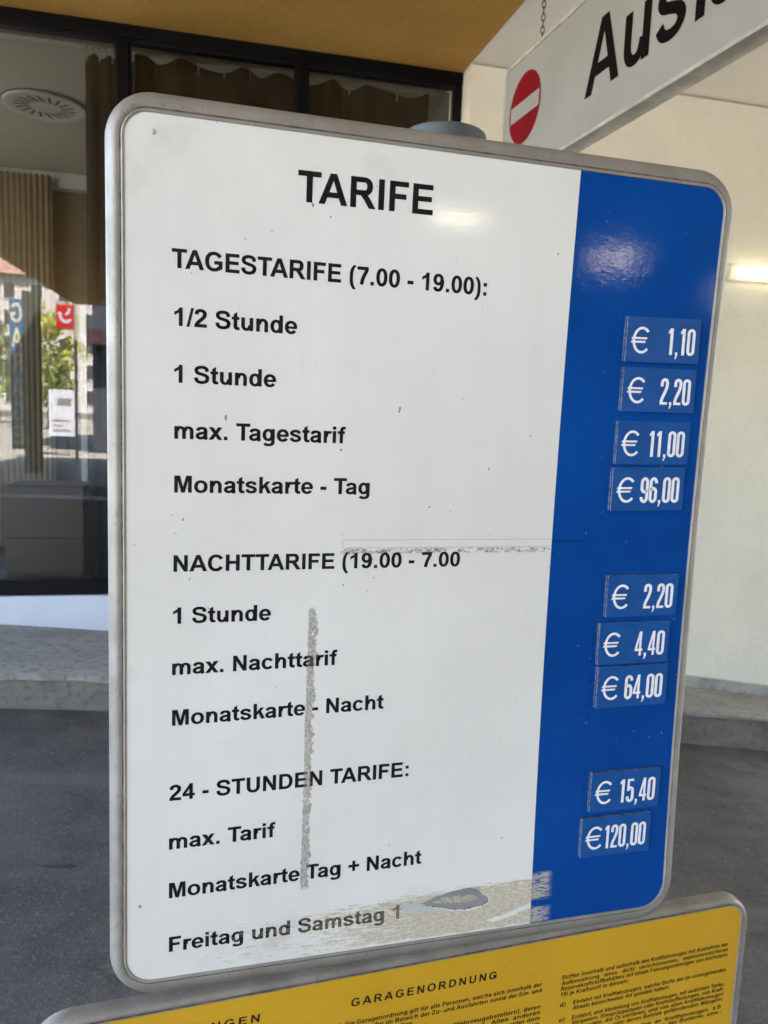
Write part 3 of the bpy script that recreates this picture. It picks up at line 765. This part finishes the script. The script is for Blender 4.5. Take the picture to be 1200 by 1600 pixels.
# frame: rounded profile falling back behind the sheet
def frame_mesh(u0, u1, v0, v1, r_in, wL, wR, wB, wT, fn, depth=0.0164, back=0.032):
    # profile: (fraction outwards, depth behind the sheet)
    prof = [(-0.10, 0.0005), (-0.09, -0.0022), (0.0, -0.0030), (0.06, -0.0026), (0.10, -0.0014), (0.16, -0.0012), (0.24, -0.0019), (0.38, -0.0020)]
    for k in range(1, 10):
        a = pi / 2 * k / 9
        prof.append((0.38 + 0.62 * sin(a), -0.0020 + (depth + 0.0020) * (1 - cos(a))))
    prof += [(0.99, depth + 0.006), (0.96, back), (0.2, back)]
    rows = []
    for t, d in prof:
        g = 0.024 * t
        o = rrect(u0 - wL * t, u1 + wR * t, v0 - wB * t, v1 + wT * t, [max(0.006, r + g) for r in r_in], 12, 0.001)
        # equal subdivision on all loops
        full = []
        for i in range(len(o)):
            a, b = o[i], o[(i + 1) % len(o)]
            m = 24 if (i + 1) % 13 == 0 else 1
            for k in range(m): full.append((a[0] + (b[0] - a[0]) * k / m, a[1] + (b[1] - a[1]) * k / m))
        rows.append([fn(u, v, -d) for u, v in full])
    mb = MB().grid(rows, True)
    per = len(rows[0])
    mb.mi = [1 if (k // per) in (3, 4) else 0 for k in range(len(mb.mi))]
    return mb
frame_mesh(0.0, PW, 0.0, 1.0, (0.032, 0.038, 0.033, 0.027), 0.0185, 0.0180, 0.0225, 0.0225, bp).build('board_frame', [M_FRAME, M_SEAM], board, smooth=True)
# crimp marks where the edging is bent round the upper corner
cm = MB()
for k, (ang, w_) in enumerate(((104, .5), (112, .7), (121, 1.0), (133, .8), (141, 1.1), (152, .6), (163, .5))):
    a = radians(ang); c, s = cos(a), sin(a); t = 0.00035 * w_
    r0, r1 = 0.0285, 0.0285 + 0.0075 * w_
    cm.face([bp(0.027 + r * c - q * s, 0.973 + r * s + q * c, 0.0029) for r, q in ((r0, -t), (r1, -t * 0.4), (r1, t * 0.4), (r0, t))])
cm.build('crimp_marks', M_SEAM, board)
# back sheet
sheet(-0.010, PW + 0.010, -0.012, 1.012, (0.04, 0.04, 0.04, 0.04), -0.030, 0.002, bp).build('back_sheet', M_FRAME2, board)

LINES = [
 ('TARIFE', 0.1862, 0.3452, 0.9258, 0.9266, 0.0332),
 ('TAGESTARIFE (7.00 - 19.00):', 0.0509, 0.4192, 0.8428, 0.8408, 0.0202),
 ('1/2 Stunde', 0.0537, 0.1897, 0.7812, 0.7803, 0.0196),
 ('1 Stunde', 0.0539, 0.1670, 0.7192, 0.7191, 0.0194),
 ('max. Tagestarif', 0.0543, 0.2512, 0.6566, 0.6568, 0.0194),
 ('Monatskarte - Tag', 0.0545, 0.2833, 0.5955, 0.5957, 0.0192),
 ('NACHTTARIFE (19.00 - 7.00', 0.0541, 0.4052, 0.5035, 0.5049, 0.0191),
 ('1 Stunde', 0.0539, 0.1670, 0.4417, 0.4424, 0.0191),
 ('max. Nachttarif', 0.0530, 0.2499, 0.3801, 0.3831, 0.0190),
 ('Monatskarte - Nacht', 0.0532, 0.3118, 0.3183, 0.3227, 0.0189),
 ('24 - STUNDEN TARIFE:', 0.0507, 0.3482, 0.2255, 0.2301, 0.0193),
 ('max. Tarif', 0.0504, 0.1774, 0.1644, 0.1667, 0.0190),
 ('Monatskarte Tag + Nacht', 0.0506, 0.3705, 0.1028, 0.1083, 0.0190),
 ('Freitag und Samstag 1', 0.0509, 0.3420, 0.0343, 0.0362, 0.0186),
]
for t, u0, u1, v0, v1, cap in LINES:
    mb = MB(); letter(mb, t, bp, u0, u1, v0, v1, cap, lift=0.0014, bold=3.0 if t == 'TARIFE' else 8.0)
    o = mb.build('lettering', M_LETTER, wp)
    o['label'] = 'black line of text reading ' + t.strip('(').replace('(', '').replace(')', '')

DARK = [(0.3737, 0.0525), (0.3898, 0.0587), (0.4161, 0.0636), (0.4404, 0.066), (0.4517, 0.0631), (0.4608, 0.0529), (0.4685, 0.047), (0.4675, 0.0411), (0.4564, 0.0377), (0.4343, 0.0359), (0.4171, 0.0383), (0.3999, 0.043), (0.3806, 0.048)]
LIGHT = [(0.3416, 0.0474), (0.3519, 0.0543), (0.3684, 0.0556), (0.3769, 0.0497), (0.3927, 0.044), (0.4122, 0.0394), (0.3929, 0.0387), (0.369, 0.0389), (0.3452, 0.0434)]
STREAK = [(0.3876, 0.053), (0.4019, 0.0566), (0.4212, 0.0569), (0.4458, 0.0547), (0.4547, 0.0489), (0.4363, 0.0465), (0.4119, 0.0474), (0.3925, 0.05)]
WSTR = [(0.4673, 0.0168), (0.4922, 0.0206), (0.5325, 0.0343), (0.5320, 0.0248), (0.5177, 0.0215), (0.4976, 0.015), (0.4775, 0.0124)]
def patch(pts, lift, mat, jag=0.0006, par=wp, name='peeled_patch'):
    q = []
    for i in range(len(pts)):
        a, b = pts[i], pts[(i + 1) % len(pts)]
        for k in range(5):
            t = k / 5
            q.append((a[0] + (b[0] - a[0]) * t + random.uniform(-jag, jag), a[1] + (b[1] - a[1]) * t + random.uniform(-jag, jag) * 0.6))
    return MB().face([bp(u, v, lift) for u, v in q]).build(name, mat, par)
patch(LIGHT, 0.00155, M_PATCH_L)
patch(DARK, 0.00160, M_PATCH_D)
patch(STREAK, 0.00165, M_PATCH_B, 0.0012)
M_FILM = plain('torn_film', (0.74, 0.725, 0.69), 0.45, var=0.06, vscale=90)
patch(WSTR, 0.00155, M_FILM, 0.0016)
# film curling up round the bare patch
cu = MB(); a_ = []; b_ = []
for i in range(len(DARK)):
    p, q = DARK[i], DARK[(i + 1) % len(DARK)]
    for k in range(4):
        t = k / 4; x = p[0] + (q[0] - p[0]) * t; y = p[1] + (q[1] - p[1]) * t
        ox, oy = x - 0.421, (y - 0.050) * 3.0; l = math.hypot(ox, oy) or 1
        w_ = random.uniform(0.0006, 0.0022); hgt = random.uniform(0.0002, 0.0016)
        a_.append(bp(x, y, 0.0014)); b_.append(bp(x + ox / l * w_, y + oy / l * w_, 0.0014 + hgt))
cu.grid([a_ + a_[:1], b_ + b_[:1]])
cu.build('curled_film', M_FILM, wp)
# torn dark rim of the patch
rim = MB()
for ring, n in ((DARK, 5), (LIGHT, 3)):
    for i in range(len(ring)):
        a, b = ring[i], ring[(i + 1) % len(ring)]
        if a[1] > 0.05 and ring is DARK: continue
        for k in range(n):
            if random.random() < 0.74: continue
            t = (k + random.random()) / n; c = (a[0] + (b[0] - a[0]) * t, a[1] + (b[1] - a[1]) * t); r = random.uniform(0.0003, 0.0012)
            rim.face([bp(c[0] + r * 1.6 * cos(2 * pi * j / 7) * random.uniform(.7, 1.2), c[1] + r * sin(2 * pi * j / 7), 0.0017) for j in range(7)])
rim.build('torn_edge', M_INK, wp)
# rivet in the upper corner
rv = MB()
for k in range(5):
    pass
rows = [[(0.0313 + r * cos(2 * pi * j / 16), bow(0.9794) - 0.0012 - h, 0.9794 + r * sin(2 * pi * j / 16)) for j in range(16)] for r, h in ((0.0030, 0.0), (0.0028, 0.0007), (0.0020, 0.0013), (0.0008, 0.0016), (0.0001, 0.0016))]
rv.grid(rows, True).build('rivet', M_BASEW, board, smooth=True)

PLATES = [('€ 1,10', '€', '1,10', 0.6149, 0.8303, 0.8328, 0.0576), ('€ 2,20', '€', '2,20', 0.6157, 0.7663, 0.7673, 0.0572),
          ('€ 11,00', '€', '11,00', 0.6143, 0.6969, 0.6984, 0.0573), ('€ 96,00', '€', '96,00', 0.6129, 0.6355, 0.6373, 0.0579),
          ('€ 2,20', '€', '2,20', 0.6181, 0.4897, 0.4902, 0.0572), ('€ 4,40', '€', '4,40', 0.6107, 0.4243, 0.4249, 0.0585),
          ('€ 64,00', '€', '64,00', 0.6127, 0.3629, 0.3636, 0.0584), ('€ 15,40', '€', '15,40', 0.6132, 0.2128, 0.2121, 0.0579),
          ('€120,00', '€', '120,00', 0.6024, 0.1475, 0.1471, 0.0579)]
for i, (txt, eu, num, u0, vtl, vtr, h) in enumerate(PLATES):
    w_ = 0.1091; sl_ = (vtr - vtl) / w_
    def pf(u, v, lift, u0=u0, vtl=vtl, sl_=sl_, h=h):
        vv = vtl - h + v + sl_ * u
        return (u0 + u, bow(vtl - h / 2) - lift, vv)
    pm = MB()
    def slab(a0, a1, b0, b1, l0, l1, mi_front, mi_side):
        c = 0.0006
        f = [(a0 + c, b0), (a1 - c, b0), (a1, b0 + c), (a1, b1 - c), (a1 - c, b1), (a0 + c, b1), (a0, b1 - c), (a0, b0 + c)]
        pm.face([pf(u, v, l1) for u, v in f], mi_front)
        for k in range(8):
            p, q = f[k], f[(k + 1) % 8]
            pm.face([pf(*p, l0), pf(*q, l0), pf(*q, l1), pf(*p, l1)], mi_side)
    slab(-0.0016 + 0.0004 * (i % 3), w_ - 0.001, 0.0008, h - 0.0004, 0.0006, 0.0026, 0, 1)
    slab(0.0, w_, 0.0, h, 0.0030, 0.0056, 0, 1)
    pl = pm.build('price_plate', [M_PLATE, M_PLATE_EDGE], board)
    pl['label'] = 'raised blue price plate with white figures ' + txt.replace('€ ', '€') + (' in the day rates' if i == 1 else ' in the night rates' if i == 4 else '')
    dg = MB(); cap = 0.0342; v0 = 0.182 * h
    letter(dg, eu, pf, 0.0058, 0.0058 + 0.0262, v0 + 0.0003, v0 + 0.0003, cap * 1.0, GN, lift=0.0058)
    dg.build('euro_symbol', M_NUM, pl); dg = MB()
    polys, a, b, _ = layout(num, GN)
    width = (b - a) * cap / 1000 * (1.02 if len(num) < 6 else 0.955)
    letter(dg, num, pf, 0.1018 - width, 0.1018, v0, v0, cap, GN, lift=0.0058)
    dg.build('price_digits', M_NUM, pl)

# ------------------------------------------------------------------ sign post
PX, PY = 0.343, 1.022
post = empty('sign_post', (PX, PY, gz(PX)), 0, 'round grey steel post with flat cap standing behind the price board', 'post')
g0 = gz(PX)
MB().lathe([(0.0515, -0.1), (0.0515, 1.93 - g0)], n=48).build('post_tube', M_POST, post, smooth=True)
cp = MB().lathe([(0.0515, 1.925 - g0), (0.0548, 1.925 - g0), (0.0552, 1.928 - g0), (0.0552, 1.966 - g0), (0.0545, 1.9695 - g0), (0.0525, 1.971 - g0), (0.0001, 1.972 - g0)], n=64)
cp.build('post_cap', M_POST, post, smooth=True)
for z in (1.05, 1.72, 0.30, 0.72):
    cl = MB().lathe([(0.0525, z - 0.02 - g0), (0.0565, z - 0.02 - g0), (0.0565, z + 0.02 - g0), (0.0525, z + 0.02 - g0)], n=40)
    cl.box(-0.05, 0.05, -0.075 if z > 1 else -0.058, -0.050, z - 0.018 - g0, z + 0.018 - g0)
    cl.build('clamp', M_POST, post)

# ------------------------------------------------------------------ yellow garage rules board
YA = radians(2.2)
YZ = 0.13
rules = empty('rules_board', (0.35, 0.925, YZ), YA, 'yellow garage rules board headed GARAGENORDNUNG below the price board', 'sign')
def yp(u, v, lift): return (u, -lift, v - YZ)
YU0, YU1, YV0, YV1 = -0.500, 0.5292, 0.14, 0.8490
yr = (0.03, 0.03, 0.030, 0.030)
yel = sheet(YU0, YU1, YV0, YV1, yr, 0.0010, 0.001, yp, 6).build('yellow_panel', M_YELLOW, rules)
frame_mesh(YU0, YU1, YV0, YV1, yr, 0.0225, 0.0175, 0.0235, 0.0125, yp, 0.010, 0.019).build('board_frame', [M_FRAME2, M_SEAM], rules, smooth=True)
sheet(YU0 - 0.01, YU1 + 0.01, YV0 - 0.01, YV1 + 0.006, (0.03,) * 4, -0.018, 0.002, yp, 6).build('back_sheet', M_FRAME2, rules)
def lx(wx_): return (wx_ - 0.35) / cos(YA)
hd = MB()
letter(hd, 'GARAGENORDNUNG', yp, lx(0.2323), lx(0.4486), 0.8030, 0.8021, 0.0118, track=150, lift=0.0013, slant=0.06)
hd.build('heading', M_INK, yel); hd = MB()
letter(hd, 'BEDINGUNGEN', yp, lx(0.1086) - 0.172, lx(0.1086), 0.8090, 0.8083, 0.0112, track=150, lift=0.0013, slant=0.06)
hd.build('heading', M_INK, yel)
TX = MB()
CAPY = 0.0068
R0, R1 = lx(0.5565), lx(0.8576)
RI = R0 + 0.0225
def row(t, a, b, v): letter(TX, t, yp, a, b, v, v, CAPY, lift=0.0013, track=8, natural=0.94, slant=0.05)
row('Stoffen innerhalb und außerhalb des Kraftfahrzeuges mit Ausnahme der', R0, R1, 0.7784)
row('Aufbewahrung   eines   dicht   verschlossenen,   explosionssicheren', R0, R1, 0.7691)
row('Reservekraftstoffbehälters mit einem Fassungsvermögen von höchstens', R0, R1, 0.7600)
row('15l je Kraftstoff in diesem;', R0, R0 + 0.118, 0.7508)
row('d)', R0, R0 + 0.0095, 0.7338)
row('Einfahrt mit Kraftfahrzeugen, welche Stoffe der im vorangehenden', RI, R1, 0.7338)
row('Absatz bezeichneten Art geladen haben;', RI, RI + 0.172, 0.7248)
row('e)', R0, R0 + 0.0095, 0.7088)
row('Einfahrt, und Abstellung von Kraftfahrzeugen, mit undichten Tanks,', RI, R1, 0.7088)
row('Vergasern, Einspritzpumpen oder Kraftstoffleitungen, von Kraft-', RI, R1, 0.7000)
row('fahrzeugen, die Öl verlieren, und von allen Kraftfahrzeugen', RI, R1, 0.6912)
row('die die Garage oder deren Betrieb gefährdenden Mängeln;', RI, R1, 0.6824)
row('f)', R0, R0 + 0.008, 0.6690)
row('Arbeiten  an  Kraftfahrzeugen,  z.B.', RI + 0.10, R1, 0.6690)
row('Aufladen der Batterie, usw.;', RI + 0.12, R1, 0.6602)
C1 = lx(0.5238); C0 = lx(0.2075)
CI = C0 + 0.0175
row('1.)', C0, C0 + 0.0115, 0.7750)
row('Die Garagenordnung gilt für alle Personen, welche sich innerhalb der', CI, C1, 0.7750)
row('Garage oder im Bereich der Zu- und Ausfahrten sowie der Ein- und', CI, C1, 0.7655)
row('Aussteller aufhalten.', CI, CI + 0.10, 0.7562)
row('2.)', C0, C0 + 0.0115, 0.7390)
row('Die Einfahrt ist nur Liefern (Kraftfahrzeugabstellern), deren', CI, C1, 0.7390)
row('Fahrzeuge zugelassen sind,  gestattet.  Allen  anderen', CI, C1, 0.7296)
row('Personen ist der Aufenthalt untersagt und oder unter dem', CI, C1, 0.7204)
row('Betreten der Fahrbahnen innerhalb der Garage', CI, C1, 0.7112)
TX.build('small_print', M_INK, yel)

# ------------------------------------------------------------------ hanging exit sign
AA = radians(-88)
aus = empty('exit_sign', (1.04, 2.5, 2.36), AA, 'long white hanging sign with a no entry disc and black word Ausfahrt', 'sign')
SL, SH, ST_ = 1.78, 0.374, 0.045
pts = rrect(0.0, SL, 0.0, SH, (0.03, 0.03, 0.03, 0.03), 8, 0.001)
def inset(p, d):
    cx, cz_ = SL / 2, SH / 2
    return (p[0] + (d if p[0] < cx else -d) * min(1, abs(p[0] - cx) / (SL / 2 - 0.03) if abs(p[0] - cx) > SL / 2 - 0.03 else 1), p[1] + (d if p[1] < cz_ else -d))
core = MB()
ip = rrect(0.010, SL - 0.010, 0.010, SH - 0.010, (0.022,) * 4, 8, 0.001)
core.face([(u, 0.0, v) for u, v in ip]); core.face([(u, ST_, v) for u, v in ip][::-1])
sp = core.build('sign_panel', M_SIGNW, aus)
fm = MB()
loops = []
for d, y in ((0.0125, 0.0), (0.012, -0.003), (0.002, -0.0035), (0.0, -0.001), (0.0, ST_ + 0.001), (0.002, ST_ + 0.0035), (0.012, ST_ + 0.003), (0.0125, ST_)):
    loops.append([(u, y, v) for u, v in rrect(d, SL - d, d, SH - d, (0.03 - d * 0.7,) * 4, 8, 0.001)])
fm.grid(loops, True).build('sign_frame', M_SIGNF, aus, smooth=True)
def ap(u, v, lift): return (u, -lift, v)
dc = (0.154, 0.208); dr = 0.105
dm = MB(); dm.face([ap(dc[0] + dr * cos(2 * pi * k / 48), dc[1] + dr * sin(2 * pi * k / 48), 0.0006) for k in range(48)])
disc = dm.build('no_entry_disc', M_RED, aus)
MB().face([ap(dc[0] - 0.094, dc[1] - 0.024, 0.0010), ap(dc[0] + 0.094, dc[1] - 0.024, 0.0010), ap(dc[0] + 0.094, dc[1] + 0.024, 0.0010), ap(dc[0] - 0.094, dc[1] + 0.024, 0.0010)]).build('white_bar', M_SIGNW, disc)
lt = MB(); letter(lt, 'Ausf', ap, 0.514, 1.010, 0.102, 0.104, 0.180, lift=0.0008)
letter(lt, 'ahrt', ap, 1.000, 1.400, 0.104, 0.105, 0.180, lift=0.0008)
lt.build('lettering', M_SIGNK, aus)
# chains
lp = []
for k in range(24):
    a = 2 * pi * k / 24
    lp.append((0.0052 * cos(a), 0, 0.0115 * sin(a) * 1.0))
link_me = MB().tube(lp, 0.0017, 6, True)
for cs in (0.201, 1.58):
    cx_, cy_ = 1.04 + cs * cos(AA) - 0.022 * sin(AA), 2.5 + cs * sin(AA) + 0.022 * cos(AA)
    ch = empty('chain', (cx_, cy_, 2.733), 0, 'rusty link chain holding the exit sign, ' + ('above its no entry disc' if cs < 1 else 'at the end past its lettering'), 'chain', 'chains of the hanging exit sign')
    first = None; z = 0.008; k = 0
    while 2.733 + z < 3.705:
        if first is None: first = link_me.build('chain_link', M_CHAIN, ch, smooth=True); o = first
        else:
            o = first.copy(); COL.objects.link(o); o.parent = ch
        o.location = (0, 0, z); o.rotation_euler = (0, 0, radians(60) if k % 2 else radians(-28))
        z += 0.0182; k += 1

# ------------------------------------------------------------------ inside the shop
def curtain(name, s0, s1, d, z0, z1, mat, amp, wave, label, scallop=0.0, cat='curtain', seed=1):
    rnd = random.Random(seed)
    e = empty(name, (*wx(s0, d), z0), WA, label, cat)
    n = int((s1 - s0) / 0.008)
    ph = [rnd.uniform(0, 6) for _ in range(6)]
    top = []; rows = []
    for zi in range(13):
        t = zi / 12; r = []
        for i in range(n + 1):
            x = (s1 - s0) * i / n
            w = x / wave * 2 * pi + 0.9 * sin(x * 3 + ph[0]) + 0.8 * sin(x * 11 + ph[2])
            y = amp * (0.7 + 0.45 * sin(x * 7 + ph[3])) * (sin(w) + 0.35 * sin(2.3 * w + ph[1]) * (1 - 0.5 * t)) * (0.75 + 0.25 * t)
            zz = (z1 - z0) * t
            if zi == 12: zz += scallop * (0.5 + 0.5 * cos(w * 1.0 + 0.4)) - scallop
            r.append((x, y, zz))
        rows.append(r)
    MB().grid(rows).build('curtain_fabric', mat, e, smooth=True)
    return e
def hooks(e, s0, s1, z, step, r, mat):
    m = MB(); x = s0
    while x < s1:
        m.tube([(x, 0, z - 0.045), (x, 0, z + 0.055)], r, 5); m.box(x - r * 1.6, x + r * 1.6, -r * 1.6, r * 1.6, z + 0.02, z + 0.03); x += step
    m.build('curtain_hooks', mat, e)
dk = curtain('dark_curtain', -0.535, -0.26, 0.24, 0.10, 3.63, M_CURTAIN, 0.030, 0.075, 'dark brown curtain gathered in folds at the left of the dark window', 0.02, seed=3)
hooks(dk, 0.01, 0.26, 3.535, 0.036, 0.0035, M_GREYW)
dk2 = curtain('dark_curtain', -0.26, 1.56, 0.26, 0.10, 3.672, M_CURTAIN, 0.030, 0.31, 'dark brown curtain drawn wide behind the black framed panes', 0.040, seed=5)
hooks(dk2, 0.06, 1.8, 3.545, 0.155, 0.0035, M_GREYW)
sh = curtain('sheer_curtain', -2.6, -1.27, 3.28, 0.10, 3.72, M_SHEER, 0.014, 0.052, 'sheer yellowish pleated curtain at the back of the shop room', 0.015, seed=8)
rl = empty('curtain_rail', (*wx(0, 0.25), 3.685), WA, 'pale grey curtain rail under the shop ceiling behind the glass', 'rail')
MB().box(-6.5, 1.62, -0.028, 0.028, -0.016, 0.016).build('rail_profile', M_GREYW, rl, bevel=0.003)
# round swirl vent in the ceiling
vx, vy = -0.95, 6.50
vt = empty('ceiling_vent', (vx, vy, 3.78), WA, 'round white swirl air vent with radial slots in the shop ceiling', 'vent')
vm = MB().lathe([(0.0001, -0.012), (0.10, -0.014), (0.245, -0.016), (0.278, -0.024), (0.288, -0.020), (0.290, -0.006), (0.27, 0.002)], n=56)
vm.build('vent_disc', M_VENT, vt, smooth=True)
MB().lathe([(0.265, -0.002), (0.296, -0.0015), (0.300, 0.001)], n=56).build('shadow_gap', M_SLOT, vt)
for k in range(18):
    a = 2 * pi * k / 18; c, s = cos(a), sin(a)
    def rp(r, t, z): return (r * c - t * s, r * s + t * c, z)
    MB().face([rp(0.105, 0.030, -0.0185), rp(0.105, 0.046, -0.0185), rp(0.215, 0.036, -0.0185), rp(0.215, 0.018, -0.0185)]).build('vent_slot', M_SLOT, vt)
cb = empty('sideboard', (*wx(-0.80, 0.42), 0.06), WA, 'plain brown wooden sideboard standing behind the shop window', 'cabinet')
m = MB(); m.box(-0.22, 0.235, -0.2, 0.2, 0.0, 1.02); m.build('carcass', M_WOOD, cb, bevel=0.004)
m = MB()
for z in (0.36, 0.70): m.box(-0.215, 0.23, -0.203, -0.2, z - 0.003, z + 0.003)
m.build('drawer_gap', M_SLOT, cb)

# ------------------------------------------------------------------ across the street (seen mirrored in the window)
M_STUCCO = plain('townhouse_stucco', (0.50, 0.46, 0.45), 0.8, var=0.06, vscale=0.5)
M_TILE = plain('roof_tile', (0.34, 0.20, 0.17), 0.8, var=0.15, vscale=1.0)
M_WINF = plain('window_trim', (0.62, 0.60, 0.57), 0.6)
M_WIND = plain('window_dark', (0.05, 0.055, 0.06), 0.2)
hs_ = empty('townhouse', (-24, -105, 0), 0, 'tall pale townhouse with pink tiled roof far across the street', 'building')
MB().box(-26, 26, -12, 0, 0, 18.4).build('house_wall', M_STUCCO, hs_)
rf = MB(); rf.face([(-27, 1.2, 18.4), (27, 1.2, 18.4), (22, -5, 24.5), (-22, -5, 24.5)]); rf.face([(-27, -13, 18.4), (27, -13, 18.4), (22, -5, 24.5), (-22, -5, 24.5)])
rf.face([(-27, 1.2, 18.4), (-27, -13, 18.4), (-22, -5, 24.5)]); rf.face([(27, 1.2, 18.4), (27, -13, 18.4), (22, -5, 24.5)])
rf.build('house_roof', M_TILE, hs_)
wproto = None
for r in range(5):
    for c in range(-7, 8):
        m = None
        if wproto is None:
            m = MB(); m.box(-0.95, 0.95, 0.0, 0.12, 0, 2.3); wproto = m.build('house_window', M_WINF, hs_)
            mm = MB(); mm.box(-0.68, 0.68, 0.12, 0.15, 0.15, 2.1); pproto = mm.build('dark_pane', M_WIND, wproto); o = wproto
        else:
            o = wproto.copy(); COL.objects.link(o); o.parent = hs_
            q = pproto.copy(); COL.objects.link(q); q.parent = o
        o.location = (c * 3.5 + 0.6, 0.0, 1.2 + r * 3.5)

def tree(name, loc, h, r, n, col, label, seed):
    rnd = random.Random(seed)
    e = empty(name, loc, 0, label, 'tree', 'trees across the street')
    tm = MB(); tm.lathe([(0.20, -0.1), (0.15, h * 0.3), (0.09, h * 0.6), (0.03, h * 0.9)], n=10)
    for k in range(7):
        a = rnd.uniform(0, 6.28); z = h * rnd.uniform(0.32, 0.6); tm.tube([(0, 0, z), (r * 0.4 * cos(a), r * 0.4 * sin(a), z + h * 0.14), (r * 0.75 * cos(a), r * 0.75 * sin(a), z + h * 0.2)], 0.045, 6)
    tm.build('trunk', plain('bark', (0.10, 0.08, 0.06), 0.9), e)
    lm_ = MB()
    cl = [(rnd.gauss(0, r * 0.45), rnd.gauss(0, r * 0.45), h * rnd.uniform(0.36, 0.93), rnd.uniform(0.35, 0.7) * r * 0.6) for _ in range(26)]
    for k in range(n):
        cx, cy, cz_, cr_ = rnd.choice(cl)
        v = Vector((rnd.gauss(0, 1), rnd.gauss(0, 1), rnd.gauss(0, 1))).normalized() * cr_ * rnd.uniform(0.5, 1)
        p = Vector((cx, cy, cz_)) + v
        a = Vector((rnd.gauss(0, 1), rnd.gauss(0, 1), rnd.gauss(0, 1))).normalized(); b = a.cross(Vector((rnd.gauss(0, 1), rnd.gauss(0, 1), rnd.gauss(0, 1)))).normalized()
        s = rnd.uniform(0.10, 0.2)
        lm_.face([p - a * s, p + b * s * 0.55, p + a * s, p - b * s * 0.55])
    n_ = NB(name + '_leaf'); n_.base(n_.mix(n_.ss(n_.noise(1.5, 3), 0.3, 0.7), shade(col, 0.6), shade(col, 1.4))); n_.rough(0.6)
    lm_.build('crown', n_.m, e)
    return e
tree('leafy_tree', (-11.4, -40, 0.1), 7.4, 2.5, 2600, (0.34, 0.34, 0.05), 'yellow green tree in front of the pale townhouse', 4)
tree('leafy_tree', (-15.5, -46, 0.1), 7.0, 2.6, 1800, (0.12, 0.17, 0.04), 'darker green tree left of the yellow green tree', 9)
tree('leafy_tree', (-9.2, -33, 0.1), 4.2, 1.6, 1400, (0.16, 0.20, 0.05), 'low green tree right of the yellow green tree', 12)

# pillar with GARAGE banner
pi_ = empty('canopy_pillar', (-3.62, -6.65, 0.0), 0, 'dark square pillar carrying the corner of the ochre canopy', 'pillar')
MB().box(-0.14, 0.14, -0.14, 0.14, gz(-3.4) - 0.1, 3.699).build('pillar_shaft', plain('pillar_paint', (0.05, 0.055, 0.05), 0.6), pi_, bevel=0.01)
bn = empty('banner', (-3.82, -6.35, 0.66), 0, 'tall narrow blue banner with cream letters GARAGE beside the pillar', 'banner')
MB().box(-0.125, 0.125, -0.02, 0.0, 0.0, 2.85).build('banner_cloth', plain('banner_blue', (0.03, 0.13, 0.27), 0.7), bn)
bl_ = MB()
for k, chh in enumerate('GARAGE'):
    def bf(u, v, lift): return (-u, lift, v)
    letter(bl_, chh, bf, -0.10, 0.10, 2.42 - k * 0.465, 2.42 - k * 0.465, 0.36, lift=0.002)
bl_.build('lettering', plain('banner_cream', (0.62, 0.55, 0.36), 0.7), bn)
# white poster stand
ps = empty('poster_stand', (-4.22, -12.0, gz(-4.2)), radians(8), 'white poster board on two thin legs at the kerb across the street', 'sign')
b0 = 0.52
MB().box(-0.33, 0.33, -0.02, 0.02, b0, b0 + 1.22).build('poster_board', plain('poster_white', (0.66, 0.68, 0.76), 0.5), ps)
m = MB()
for k, (a, b) in enumerate(((-0.24, 0.24), (-0.24, 0.02), (-0.24, 0.24))): m.box(a, b, 0.02, 0.024, b0 + 0.12 + 0.13 * k, b0 + 0.17 + 0.13 * k)
m.box(-0.1, 0.25, 0.02, 0.024, b0 + 0.8, b0 + 1.0); m.build('print_bars', plain('poster_grey', (0.24, 0.23, 0.22), 0.6), ps)
for s in (-0.16, 0.16):
    MB().tube([(s, 0, 0), (s * 0.8, 0, b0)], 0.014, 8).build('leg', M_BLACK, ps)
# red flag sign on a lamp post
fs = empty('flag_sign', (-3.27, -9.0, gz(-3.3)), 0, 'slim grey pole with red square flag sign bearing a white curl', 'sign')
MB().tube([(0, 0, 0), (0, 0, 3.75)], 0.035, 12).build('pole', M_GREYW, fs)
MB().box(-0.40, -0.035, -0.02, 0.02, 3.06, 3.58).build('flag_plate', plain('flag_red', (0.48, 0.015, 0.02), 0.4), fs)
m = MB()
for q in stroke(cr([(-0.33, 3.42), (-0.30, 3.28), (-0.20, 3.20), (-0.09, 3.26)]), 0.07, 0.07, False): m.face([(x, 0.023, z) for x, z in q])
for q in stroke(cr([(-0.20, 3.36), (-0.14, 3.42), (-0.12, 3.50)]), 0.06, 0.06, False): m.face([(x, 0.023, z) for x, z in q])
m.build('white_curl', M_BASEW, fs)
# shop front opposite, its shade painted in as a dark wall colour
sf = empty('dark_shopfront', (-3.7, -13.5, 0), 0, 'shop building opposite the garage, its shade painted dark blue grey', 'building')
MB().box(0, 16, -8, 0, -2.5, 7.0).build('shop_wall', plain('shop_shade_tone', (0.045, 0.052, 0.070), 0.6), sf)
for k in range(4):
    MB().box(0.6 + k * 3.6, 3.6 + k * 3.6, 0.0, 0.05, 0.4, 2.9).build('shop_window', M_WIND, sf)
MB().box(0, 16, 0.0, 0.9, 3.2, 3.6).build('shop_canopy', plain('shop_awning', (0.05, 0.02, 0.025), 0.6), sf)
